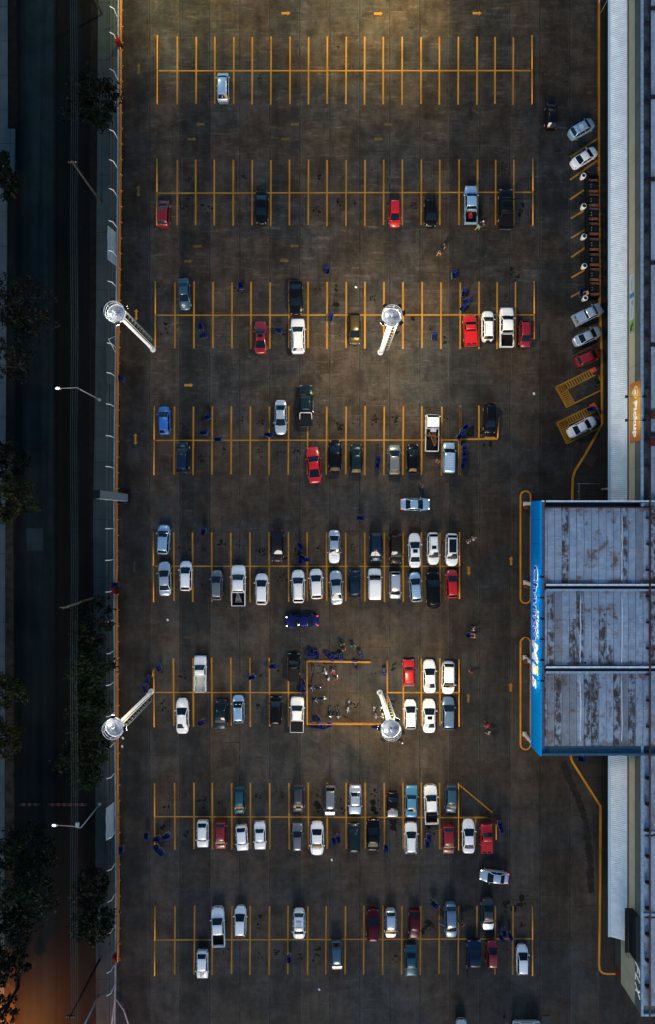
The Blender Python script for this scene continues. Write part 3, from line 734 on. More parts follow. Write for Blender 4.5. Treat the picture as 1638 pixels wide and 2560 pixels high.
pk = thing('pickup_sign', 'orange Pickup sign with a map pin emblem on the store wall', 'sign', (XW, zy(1030, 6), 6.4))
za, zb_ = 4.95, 7.95; y0, y1 = zy(956, 6.4), zy(1104, 6.4)
w = MB(); w.prism([(XW - .12, y1), (XW - .03, y1), (XW - .03, y0), (XW - .12, y0)], za, zb_)
s = NT('orange_sign', 0.45); x_, y_, z_ = s.xyz()
c = s.mix(s.ramp(s.math('ABSOLUTE', s.math('SUBTRACT', y_, (y0 + y1) / 2)), 0.5, 4.0), (0.62, 0.30, 0.03), (0.56, 0.16, 0.018)); s.out(c)  # yellower middle: light of the arm lamps put into the panel colour
under(w.build('panel', s.m), pk)
wall_text('pickup_letters', 'Pickup', XW - .125, zy(1003, 6.4), zy(1093, 6.4), 5.75, 7.1, M_LETW, pk, 0.03, bold=0.045, space=1.02)
def wall_poly(name, pts, xw, m, parent, t=0.03):
    b = MB(); b.prism(pts, 0, t); o = b.build(name, m)
    o.matrix_world = Matrix(((0, 0, -1, xw), (-1, 0, 0, 0), (0, 1, 0, 0), (0, 0, 0, 1))); return under(o, parent)
cy, cz = -zy(981, 6.5), 6.75
pin = [(cy + 0.82 * math.cos(R(a)), cz + 0.62 * math.sin(R(a))) for a in range(-40, 221, 15)] + [(cy - 0.12, cz - 1.25)]
wall_poly('pin_emblem', pin, XW - .125, mat('pale_yellow_sign', (0.80, 0.62, 0.20), 0.4), pk)
wall_poly('pin_ring', [(cy + 0.5 * math.cos(R(a)), cz + .02 + 0.36 * math.sin(R(a))) for a in range(0, 360, 15)], XW - .16, mat('brick_red_sign', (0.36, 0.06, 0.03), 0.4), pk)
wall_poly('pin_dot', [(cy + 0.40 * math.cos(R(a)), cz + .02 + 0.20 * math.sin(R(a))) for a in range(0, 360, 15)], XW - .195, M_LETW, pk)

bn = thing('wall_banner', 'white banner with a blue stripe and green foot on the cream store wall', 'banner', (XW, zy(757, 5), 5.2))
def bpanel(name, ya, yb, m, x=XW - .06, z0=4.75, z1=5.95):
    w = MB(); w.prism([(x, zy(yb, 5.3)), (XW - .02, zy(yb, 5.3)), (XW - .02, zy(ya, 5.3)), (x, zy(ya, 5.3))], z0, z1); return under(w.build(name, m), bn)
bpanel('banner_sheet', 687, 836, mat('banner_white', (0.50, 0.56, 0.60), 0.5))
bpanel('blue_stripe', 734, 745, mat('banner_blue', (0.0, 0.19, 0.52), 0.5), XW - .075)
bpanel('green_foot', 800, 834, mat('banner_green', (0.24, 0.42, 0.12), 0.5), XW - .075)
wall_poly('plant_picture', [(-zy(a, 5.3), z) for a, z in ((808, 5.75), (812, 5.3), (815, 5.0), (824, 4.95), (829, 5.2), (827, 5.7), (820, 5.5), (815, 5.85))], XW - .08, mat('banner_leaf', (0.045, 0.07, 0.012), 0.6), bn, 0.02)
for a, b_, z0, z1 in ((692, 731, 5.42, 5.52), (700, 726, 5.2, 5.28), (753, 765, 5.5, 5.72), (752, 760, 5.25, 5.36), (771, 796, 5.35, 5.48)):
    n = 7; o = MB()
    for i in range(n):
        t0 = a + (b_ - a) * i / n; o.prism([(-zy(t0, 5.3), z0), (-zy(t0 + (b_ - a) / n * .62, 5.3), z0), (-zy(t0 + (b_ - a) / n * .62, 5.3), z1), (-zy(t0, 5.3), z1)], 0, .012)
    q = o.build('small_lettering', mat('small_print_grey', (0.10, 0.11, 0.12), 0.6)); q.matrix_world = Matrix(((0, 0, -1, XW - .062), (-1, 0, 0, 0), (0, 1, 0, 0), (0, 0, 0, 1))); under(q, bn)

fl = thing('wall_lettering', 'white FLX lettering on the grey band at the south wall end', 'sign', (XW, zy(2440, 7), 7))
for t, a, b_ in (('F', 2408, 2436), ('L', 2437, 2456), ('X', 2462, 2490)):
    wall_text('letter', t, XW - .03, zy(a, 7), zy(b_, 7), 6.4, 7.7, M_LETW, fl, 0.06, bold=0.0 if t != 'X' else 0.02, shear=0.3)

# ---- little spotlights on arms over the signs
def arm_lamp(y, xw, z, reach, label, group, energy):
    t = thing('sign_spotlight', label, 'spotlight', (xw, zy(y, z), z), 0, group)
    w = MB(); w.tube([(0, 0, 0), (-reach, 0, .12)], 0.022, 5); w.build('arm', M_BLACK, t)
    w = MB(); w.box((-reach - .05, 0, .08), (.34, .34, .22), rot=Matrix.Rotation(R(-35), 3, 'Y')); w.build('lamp_head', M_BLACK, t)
    w = MB(); w.box((.2, 0, 0), (.45, .22, .16)); w.build('bracket', M_BLACK, t)
    if energy:
        l = bpy.data.lights.new('sign_spotlight_light', 'SPOT'); l.energy = energy; l.color = (1, .96, .9); l.spot_size = R(120); l.spot_blend = .8; l.shadow_soft_size = .1
        lo = bpy.data.objects.new('sign_spotlight_light', l); COL.objects.link(lo); lo.parent = t; lo.location = (-reach + .1, 0, -.05)
        lo.rotation_euler = (Vector((reach, 0, -1.2))).to_track_quat('-Z', 'Y').to_euler()
ORD = ['first', 'second', 'third', 'fourth', 'fifth', 'sixth', 'seventh', 'eighth', 'ninth', 'tenth', 'eleventh', 'twelfth', 'thirteenth', 'fourteenth', 'fifteenth', 'sixteenth', 'seventeenth', 'eighteenth', 'nineteenth', 'twentieth']
for (y, lab) in ((1442, 'over the C of the lettering'), (1494, 'over the first a of the lettering'), (1547, 'over the g of the lettering'), (1598, 'before the M of the lettering'), (1650, 'past the M of the lettering'), (1702, 'over the closing s of the lettering')):
    arm_lamp(y, XF + .15, ZP + .02, 1.85, 'black spotlight on a thin arm ' + lab, 'spotlights along the porch fascia', 36)
for y, lab in ((992, 'nearer the pin emblem'), (1051, 'above the letters ck')):
    arm_lamp(y, XW + .1, ZW + .02, 2.0, 'black spotlight arm over the orange sign, ' + lab, 'spotlights over the orange sign', 24)
# ------------------------------------------------------------------ cars
PAINT = {
 'white': ((0.76, 0.77, 0.78), 0.0, 0.30), 'cream': ((0.62, 0.61, 0.56), 0.0, 0.35), 'silver': ((0.46, 0.53, 0.60), 0.5, 0.28),
 'pale_blue': ((0.33, 0.50, 0.66), 0.45, 0.28), 'steel_blue': ((0.12, 0.19, 0.28), 0.4, 0.3), 'grey': ((0.16, 0.17, 0.19), 0.4, 0.32),  # first entry: silver cars, the sky's blue reflection put into their paint colour
 'dark_grey': ((0.045, 0.050, 0.06), 0.3, 0.32), 'black': ((0.0035, 0.0036, 0.0042), 0.0, 0.22), 'teal_black': ((0.008, 0.020, 0.026), 0.2, 0.25),
 'navy': ((0.006, 0.009, 0.095), 0.1, 0.28), 'blue': ((0.02, 0.13, 0.48), 0.1, 0.28), 'midnight': ((0.008, 0.022, 0.05), 0.2, 0.25),
 'sky_blue': ((0.07, 0.23, 0.36), 0.2, 0.35), 'teal': ((0.018, 0.075, 0.10), 0.25, 0.32), 'teal_blue': ((0.035, 0.090, 0.135), 0.35, 0.28),
 'red': ((0.42, 0.008, 0.008), 0.0, 0.28), 'dark_red': ((0.20, 0.006, 0.008), 0.0, 0.3), 'maroon': ((0.07, 0.004, 0.010), 0.1, 0.25),
 'gold': ((0.065, 0.048, 0.022), 0.45, 0.28), 'brown': ((0.022, 0.016, 0.010), 0.3, 0.25), 'plum': ((0.018, 0.012, 0.014), 0.2, 0.25),
 'champagne': ((0.20, 0.21, 0.20), 0.45, 0.28),
}
def paint(k):
    c, mt, r = PAINT[k]; dark = max(c) < .12
    return mat('car_paint_' + k, c, r, mt, coat=0.06 if dark else 0.5, spec=.18 if dark else .4)

# per kind: plan (round/boxy), z of nose, cowl, belt, tail; greenhouse stations c0,r0,r1,c1 (fractions from the nose), roof z, tumblehome
KIND = {
 'sedan':    dict(L=4.5, W=1.75, plan='round', nose=.70, cowl=.95, tail=.98, g=(.25, .45, .66, .85), zr=1.44, tum=.67),
 'coupe':    dict(L=4.5, W=1.75, plan='round', nose=.66, cowl=.92, tail=.96, g=(.27, .44, .60, .87), zr=1.36, tum=.67),
 'hatch':    dict(L=4.0, W=1.70, plan='round', nose=.74, cowl=.98, tail=1.0, g=(.20, .425, .85, .965), zr=1.50, tum=.67),
 'suv':      dict(L=4.4, W=1.80, plan='round', nose=.88, cowl=1.10, tail=1.1, g=(.225, .415, .86, .96), zr=1.70, tum=.69),
 'wagon':    dict(L=4.5, W=1.75, plan='mid', nose=.74, cowl=.96, tail=1.0, g=(.25, .44, .86, .965), zr=1.50, tum=.67),
 'minivan':  dict(L=4.4, W=1.75, plan='mid', nose=.86, cowl=1.04, tail=1.05, g=(.15, .33, .88, .97), zr=1.75, tum=.72),
 'van':      dict(L=4.3, W=1.75, plan='mid', nose=.86, cowl=1.04, tail=1.1, g=(.21, .37, .975, .995), zr=1.82, tum=.86),
 'boxsedan': dict(L=4.1, W=1.62, plan='box', nose=.78, cowl=.93, tail=.94, g=(.28, .38, .66, .80), zr=1.38, tum=.68),
 'boxhatch': dict(L=3.9, W=1.60, plan='box', nose=.76, cowl=.93, tail=.95, g=(.27, .38, .80, .96), zr=1.38, tum=.69),
 'pickup2':  dict(L=5.3, W=1.82, plan='mid', nose=.98, cowl=1.12, tail=1.1, g=(.225, .365, .60, .65), zr=1.76, tum=.72, bed=.66),
 'pickup1':  dict(L=4.9, W=1.75, plan='box', nose=.88, cowl=1.04, tail=1.0, g=(.235, .37, .49, .525), zr=1.62, tum=.73, bed=.535),
 'truck':    dict(L=5.0, W=1.85, plan='box', nose=1.10, cowl=1.30, tail=1.0, g=(.02, .11, .355, .375), zr=2.05, tum=.88, bed=.385),
}
PLAN = {
 'round': [(0, .36), (.008, .50), (.026, .67), (.062, .82), (.12, .925), (.24, .985), (.5, 1), (.76, .985), (.87, .95), (.94, .88), (.975, .79), (.992, .68), (1, .55)],
 'mid':   [(0, .66), (.010, .80), (.030, .90), (.07, .96), (.14, .99), (.24, 1), (.5, 1), (.76, 1), (.88, .985), (.95, .95), (.98, .91), (.994, .85), (1, .78)],
 'box':   [(0, .88), (.006, .92), (.02, .95), (.06, .975), (.14, 1), (.24, 1), (.5, 1), (.76, 1), (.88, .985), (.95, .965), (.985, .945), (.995, .92), (1, .88)],
}
def lerp(tab, t):
    for (a, b), (c, d) in zip(tab, tab[1:]):
        if t <= c: return b + (d - b) * (t - a) / (c - a) if c > a else d
    return tab[-1][1]
GRP = 'cars parked in the lot'
PROTO = {}
def car_parts(kind):
    """returns [(part name, MB, [materials], sub-part parent name or None)]; +y is the nose; material slot None = body paint"""
    k = KIND[kind]; L, W = k['L'], k['W']; hw = W / 2; plan = PLAN[k['plan']]
    Y = lambda t: L / 2 - L * t
    c0, r0, r1, c1 = k['g']; zr = k['zr']; bed = k.get('bed')
    wid = lambda t: hw * lerp(plan, t)
    top = lambda t: lerp([(0, k['nose'] - .20), (.015, k['nose'] - .07), (.05, k['nose']), (c0 * .6 + .001, (k['nose'] + k['cowl'] * 2) / 3 - .01), (c0 + .002, k['cowl']), (c1, k['tail'] + .01), (.94, k['tail'] - .03), (.98, k['tail'] - .10), (1, k['tail'] - .26)], t)
    P = []
    body = MB()
    ts = sorted(set([p[0] for p in plan] + [c0 * .4, c0 * .7, c0, r0, (r0 + r1) / 2, r1, c1, .9]))
    if bed: ts = [t for t in ts if t <= bed - .012] + [bed - .002]
    rows = []
    for t in ts:
        w, z = wid(t), top(t)
        if bed and t > bed - .02: z = k['cowl'] - .02
        prof = [(0, .24), (.86, .24), (.965, .34), (1.0, .55), (.992, z - .16), (.955, z - .055), (.87, z - .008), (.5, z + .025), (0, z + .035)]
        pts = [(w * a, Y(t), b) for a, b in prof]
        rows.append(pts + [(-x, y, zz) for x, y, zz in pts[-2:0:-1]])
    n = len(rows[0]); b0 = len(body.v)
    for r_ in rows: body.v.extend(r_)
    for i in range(len(rows) - 1):
        for j in range(n):
            q = (j + 1) % n; a = b0 + i * n; body.face((a + j, a + n + j, a + n + q, a + q), 0, True)
    body.face([b0 + j for j in range(n)], 0); body.face([b0 + (len(rows) - 1) * n + j for j in range(n)][::-1], 0)
    # greenhouse shell
    zb = k['cowl'] - .05; wb = hw * .945; wr = hw * k['tum']
    hz = lambda t: lerp([(c0, k['cowl']), (c0 + (r0 - c0) * .5, k['cowl'] + (zr - .05 - k['cowl']) * .56), (r0, zr - .05), (r0 + (r1 - r0) * .2, zr - .01), ((r0 + r1) / 2, zr), (r1, zr - .045), (c1, k['tail'] + .03)], t)
    ws = lambda t, z: min(wb - (wb - wr) * max(0, (z - zb)) / (zr - zb), wid(t) * .97)
    crown = lambda t: .045 * min(1, max(0, (t - c0) / (r0 - c0))) * min(1, max(0, (c1 - t) / max(.03, c1 - r1)))
    gts = [c0, c0 + (r0 - c0) * .35, c0 + (r0 - c0) * .7, r0, r0 + (r1 - r0) * .2, (r0 + r1) / 2, r1 - (r1 - r0) * .15, r1, r1 + (c1 - r1) * .5, c1]
    us = [-1, -.85, -.5, 0, .5, .85, 1]
    def bow(t, u):      # glass and roof edges bow towards the ends
        return (.05 if kind not in ('truck',) else .01) * L / 4.5 * (1 - u * u) * (1 if t < r0 + .01 else (-.6 if t > r1 - .01 else 0))
    P_ = []
    for t in gts:
        z = hz(t); w = ws(t, z); wlow = min(wb, wid(t) * .97)
        row = [(-wlow, Y(t), zb - .04), (-(wlow * .5 + w * .5), Y(t), (zb + z) / 2 - .01)]
        for u in us: row.append((u * w, Y(t) + bow(t, u), z + crown(t) * (1 - u * u) - (.02 if abs(u) == 1 else 0)))
        row += [((wlow * .5 + w * .5), Y(t), (zb + z) / 2 - .01), (wlow, Y(t), zb - .04)]
        P_.append(row)
    body.grid(P_, 0)
    if bed:
        t0, t1 = bed, .985; y0, y1 = Y(t0), Y(t1); zt = (k['cowl'] + .02) if kind != 'truck' else 1.22; wo = hw * (.985 if kind != 'truck' else 1.0); th = .085 if kind != 'truck' else .05
        zf = .62 if kind != 'truck' else .86
        for sx in (1, -1): body.box((sx * (wo - th / 2), (y0 + y1) / 2, (zt + .36) / 2), (th, y0 - y1, zt - .36))
        body.box((0, y0 - .03, (zt + .36) / 2), (2 * (wo - th) - .004, .06, zt - .36))
        body.box((0, y1 - .028, (zt + .36) / 2 - .02), (2 * wo * .985, .055, zt - .42))
        bl = MB(); bl.box((0, (y0 + y1) / 2, zf), (2 * (wo - th) - .006, y0 - y1 - .066, .05))
        for i in range(9):
            x = -(wo - th) * .86 + (wo - th) * 1.72 * i / 8; bl.box((x, (y0 + y1) / 2 - .01, zf + .035), (.05, y0 - y1 - .1, .02))
        if kind != 'truck':
            for sx in (1, -1): bl.box((sx * (wo - th - .12), (y0 + y1) / 2 + .1, zf + .13), (.23, .8, .22))
        P.append(('cargo_bed', bl, [M_BEDLINER if kind != 'pickup1' else mat('pale_bed_boards', (0.45, 0.46, 0.42), 0.6, noise=.12)], None))
    P.insert(0, ('body', body, [None], None))
    # glass, laid a centimetre proud of the shell
    def glass(ta, tb, inset, up=.014, nn=5, uu=(-1, -.6, 0, .6, 1)):
        b = MB(); rows_ = []
        for i in range(nn):
            t = ta + (tb - ta) * i / (nn - 1); z = hz(t); w = ws(t, z) - inset
            rows_.append([(u * w, Y(t) + bow(t, u * w / (w + inset)), z + crown(t) * (1 - u * u) + up) for u in uu])
        b.grid(rows_)
        q = len(b.v); b.grid([[(x, y, z - .02) for x, y, z in r_][::-1] for r_ in rows_])
        return b
    P.append(('windshield', glass(c0 + (r0 - c0) * .05, r0 - (r0 - c0) * .06, .055), [M_GLASS], None))
    if kind not in ('van',):
        P.append(('rear_window', glass(r1 + (c1 - r1) * .10, c1 - (c1 - r1) * .12, .075, up=.018), [M_GLASS], None))
    def side(sx, fa, fb):
        b = MB(); q = []
        for f in (.14, .5, .84):
            z = zb + (zr - .06 - zb) * f
            ta = c0 + (r0 - c0) * f * .97 + .012; tb = c1 - (c1 - r1) * f * .97 - .012
            a_, e_ = ta + (tb - ta) * fa, ta + (tb - ta) * fb
            q.append([(sx * (min(ws(t, z), wid(t) * .97) + .012), Y(t), z) for t in (a_, (a_ + e_) / 2, e_)])
        if sx < 0: q = [r_[::-1] for r_ in q]
        b.grid(q); b.grid([[(x - sx * .02, y, z) for x, y, z in r_][::-1] for r_ in q]); return b
    cuts = [(0, .46), (.5, 1)] if kind not in ('pickup1', 'van', 'truck', 'coupe', 'boxhatch') else ([(0, .97)] if kind in ('pickup1', 'truck') else ([(0, .36)] if kind == 'van' else [(0, .60), (.65, 1)]))
    if kind in ('minivan', 'wagon', 'suv'): cuts = [(0, .34), (.37, .67), (.70, 1)]
    for sx in (1, -1):
        for a, e in cuts: P.append(('side_window', side(sx, a, e), [M_GLASS], None))
    zn, zt_ = k['nose'], k['tail']
    rnd = k['plan'] == 'round'
    for sx in (1, -1):
        h = MB()
        if rnd: h.ell((sx * wid(.06) * .80, Y(.062), zn - .055), (.11, .20, .06), rot=Matrix.Rotation(-sx * .55, 3, 'Z'))
        else: h.box((sx * hw * .72, Y(.006) - .05, zn - .16), (.34, .16, .15))
        P.append(('headlight', h, [M_HEADL], None))
        tl = MB(); zq = zt_ - .13
        if bed: tl.box((sx * hw * .90, Y(.986), .92), (.14, .07, .30))
        elif rnd: tl.ell((sx * wid(.965) * .90, Y(.965), zq), (.08, .14, .09), rot=Matrix.Rotation(sx * .5, 3, 'Z'))
        else: tl.box((sx * hw * .84, Y(.985), zq - .1), (.15, .10, .30))
        P.append(('taillight', tl, [M_TAILL], None))
        m_ = MB(); m_.ell((sx * (hw + .07), Y(c0 + (r0 - c0) * .42), k['cowl'] + .06), (.12, .07, .085)); m_.box((sx * (hw - .02), Y(c0 + (r0 - c0) * .42), k['cowl'] + .0), (.12, .05, .05))
        P.append(('mirror', m_, [None], None))
        for ty in (.175, .80 if not bed else .76):
            wl = MB(); x = sx * (hw - .13); r = .315 if kind not in ('suv', 'pickup2', 'truck') else .36
            wl.tube([(x - .10, Y(ty), r), (x - .08, Y(ty), r), (x + .10, Y(ty), r), (x + .12, Y(ty), r)], [r * .92, r, r, r * .92], 16)
            P.append(('wheel', wl, [M_RUBBER], None))
            rm = MB(); rm.tube([(x + sx * .115, Y(ty), r), (x + sx * .145, Y(ty), r)], [r * .62, r * .58], 12); P.append(('rim', rm, [M_ALLOY], 'wheel'))
    bp = MB(); bp.box((0, Y(.004), .42), (W * (.38 if rnd else .84), .05, .16)); P.append(('front_bumper', bp, [None if rnd else M_TRIM], None))
    bp = MB(); bp.box((0, Y(.998), .48), (W * (.50 if rnd else .84), .05, .18)); P.append(('rear_bumper', bp, [None if rnd else (M_CHROME if bed else M_TRIM)], None))
    gr = MB(); gr.box((0, Y(.006) + .03, zn - .30), (W * .40, .05, .12)); P.append(('grille', gr, [M_TRIM], None))
    if kind not in ('truck',):
        wp = MB()
        for sx in (-.45, .1): wp.tube([(sx * hw * .9, Y(c0) + .06, k['cowl'] + .03), (sx * hw * .9 + .42, Y(c0 + (r0 - c0) * .16), k['cowl'] + .09)], .012, 4)
        P.append(('wiper', wp, [M_TRIM], None))
    dh = MB()
    for sx in (1, -1):
        for t in (.47, .64) if not bed else (.45, .58): dh.box((sx * (wid(t) + .005), Y(t), k['cowl'] - .16), (.03, .2, .035))
    P.append(('door_handle', dh, [None], None))
    return P, dict(Y=Y, hw=hw, wid=wid, top=top, hz=hz, ws=ws, wr=wr, zr=zr, L=L, W=W, g=k['g'], tail=k['tail'], cowl=k['cowl'], bed=bed)
def make_car(kind):
    parts, info = car_parts(kind)
    root = bpy.data.objects.new({'hatch': 'hatchback_car', 'sedan': 'sedan_car', 'boxsedan': 'sedan_car', 'coupe': 'coupe_car', 'boxhatch': 'hatchback_car', 'suv': 'sport_utility_car', 'wagon': 'estate_car', 'minivan': 'minivan', 'van': 'panel_van', 'pickup2': 'pickup_truck', 'pickup1': 'pickup_truck', 'truck': 'flatbed_truck'}[kind], None)
    COL.objects.link(root); root.empty_display_size = .3
    last = {}
    for name, mb, mats, sub in parts:
        o = mb.build(name, [m or paint('white') for m in mats], last.get(sub) if sub else root)
        last[name] = o
        if mats[0] is None: o['painted'] = 1
    return root, info
def repaint(root, m):
    for c in root.children_recursive:
        if c.get('painted'):
            s_ = c.material_slots[0]; s_.link = 'OBJECT'; s_.material = m
def swap(root, part, m, side=None):
    for c in root.children_recursive:
        if c.name.split('.')[0] == part:
            s_ = c.material_slots[0]; s_.link = 'OBJECT'; s_.material = m
def extra(root, info, ex, pk):
    """fittings only some cars have"""
    Y, hw, zr, wr, g = info['Y'], info['hw'], info['zr'], info['wr'], info['g']; c0, r0, r1, c1 = g
    def add(n, b, m): return b.build(n, m, root)
    if 'rails' in ex:
        for sx in (1, -1):
            b = MB(); b.tube([(sx * (wr - .05), Y(r0 + .05), zr + .0), (sx * (wr - .05), Y(r0 + .09), zr + .055), (sx * (wr - .05), Y(r1 - .05), zr + .05), (sx * (wr - .05), Y(r1 - .01), zr - .02)], .025, 6); add('roof_rail', b, M_TRIM if pk in ('white', 'silver', 'pale_blue') else M_CHROME)
    if 'rack' in ex:
        for t in (.3, .72):
            b = MB(); y = Y(r0 + (r1 - r0) * t); b.tube([(-wr + .03, y, zr + .09), (wr - .03, y, zr + .09)], .03, 6); add('roof_bar', b, M_BLACK)
        b = MB(); b.box((0, Y((r0 + r1) / 2), zr + .075), (wr * 1.1, .9, .06)); add('roof_box', b, mat('pale_rack', (.4, .46, .52), .4))
    if 'sunroof' in ex:
        b = MB(); b.box((0, Y(r0 + (r1 - r0) * .30), zr + .045), (wr * 1.12, .46, .03)); add('sunroof', b, M_GLASS)
    if 'panoroof' in ex:
        b = MB(); n = 6
        b.grid([[(u * (wr - .10), Y(r0 + (r1 - r0) * (.02 + .92 * i / n)), info['hz'](r0 + (r1 - r0) * (.02 + .92 * i / n)) + .045 * (1 - u * u) + .018) for u in (-1, -.5, 0, .5, 1)] for i in range(n + 1)])
        q = [[v for v in b.v[i * 5:(i + 1) * 5]] for i in range(n + 1)]
        b.grid([[(x, y, z - .02) for x, y, z in r_][::-1] for r_ in q]); add('glass_roof', b, M_GLASS)
    if 'cover' in ex or 'redcover' in ex:
        bd = info['bed']; y0, y1 = Y(bd), Y(.985); b = MB(); z = info['cowl'] + .045
        b.box((0, (y0 + y1) / 2, z), (hw * 1.86, y0 - y1 - .08, .05)); add('bed_cover', b, M_TRIM if 'cover' in ex else paint(pk))
        if 'redcover' in ex:
            for sx in (1, -1):
                b = MB(); b.box((sx * hw * .42, y1 + .22, z + .03), (.52, .24, .02)); add('vent_panel', b, M_TRIM)
    if 'canopy' in ex:
        bd = info['bed']; y0, y1 = Y(bd + .012), Y(.975); b = MB(); z0 = info['cowl']; z1 = zr - .06
        P = []
        for y in (y0, y1):
            P.append([(-hw * .93, y, z0), (-hw * .80, y, z1 - .04), (-hw * .5, y, z1 + .02), (hw * .5, y, z1 + .02), (hw * .80, y, z1 - .04), (hw * .93, y, z0)])
        b.grid(P, sm=False); k = len(b.v) - 12
        b.face([k + i for i in range(6)]); b.face([k + 6 + i for i in range(6)][::-1]); add('canopy_top', b, paint(pk))
        for sx in (1, -1):
            w = MB(); w.box((sx * hw * .40, y1 - .012, (z0 + z1) / 2 + .06), (.56, .03, .26)); add('canopy_window', w, M_GLASS)
    if 'rollbar' in ex or 'blackbar' in ex:
        bd = info['bed']; b = MB(); y = Y(bd + .03); z0 = info['cowl']; m = M_WHITESTEEL if 'rollbar' in ex else M_BLACK
        b.tube([(-hw * .9, y - .75, z0 + .05), (-hw * .84, y - .1, zr - .08), (-hw * .74, y, zr), (hw * .74, y, zr), (hw * .84, y - .1, zr - .08), (hw * .9, y - .75, z0 + .05)], .05, 7); add('roll_bar', b, m)
    if 'sidestep' in ex:
        b = MB(); b.tube([(hw + .06, Y(.36), .5), (hw + .06, Y(.66), .5)], .045, 6); add('side_step', b, M_CHROME)
    if 'spare' in ex:
        b = MB(); b.tube([(0, Y(.995), .95), (0, Y(1.0) - .2, .95)], [.34, .33], 16); add('spare_wheel', b, M_TRIM)
    if 'ribs' in ex:
        for i in range(5):
            b = MB(); b.box((0, Y(r0 + (r1 - r0) * (.2 + .13 * i)), info['zr'] + .04), (wr * 1.1, .05, .03)); add('roof_rib', b, M_WHITESTEEL)
    if 'barn' in ex:
        b = MB(); t = (r1 + c1) / 2; b.box((0, Y(t) - .01, info['hz'](t) + .02), (.07, .34, .06), rot=Matrix.Rotation(R(60), 3, 'X')); add('door_post', b, M_WHITESTEEL)
    if 'stripes' in ex:
        for sx in (-.28, -.09, .09, .28):
            b = MB(); n = 6
            rows_ = [[(sx * hw + d, Y(.05 + (c0 - .08) * i / n), info['top'](.05 + (c0 - .08) * i / n) + .04) for d in (-.035, .035)] for i in range(n + 1)]
            b.grid(rows_); b.grid([[(x, y, z - .02) for x, y, z in r_][::-1] for r_ in rows_]); add('hood_stripe', b, M_TRIM)
    if 'hood' in ex:   # differently coloured bonnet
        b = MB(); n = 8
        rows_ = [[(u * info['wid'](.03 + (c0 - .035) * i / n) * .88, Y(.03 + (c0 - .035) * i / n), info['top'](.03 + (c0 - .035) * i / n) + .035 + .012 - .03 * u * u) for u in (-1, -.6, -.2, .2, .6, 1)] for i in range(n + 1)]
        b.grid(rows_); b.grid([[(x, y, z - .02) for x, y, z in r_][::-1] for r_ in rows_]); add('bonnet', b, paint(ex['hood']))
    if 'opendoor' in ex:
        b = MB(); b.box((hw + .40, Y(.40) - .1, .75), (.85, .07, .9), rz=R(-25)); add('open_door', b, paint(pk))
    if 'lit' in ex:
        swap(root, 'headlight', M_HEADON); swap(root, 'taillight', M_TAILON)

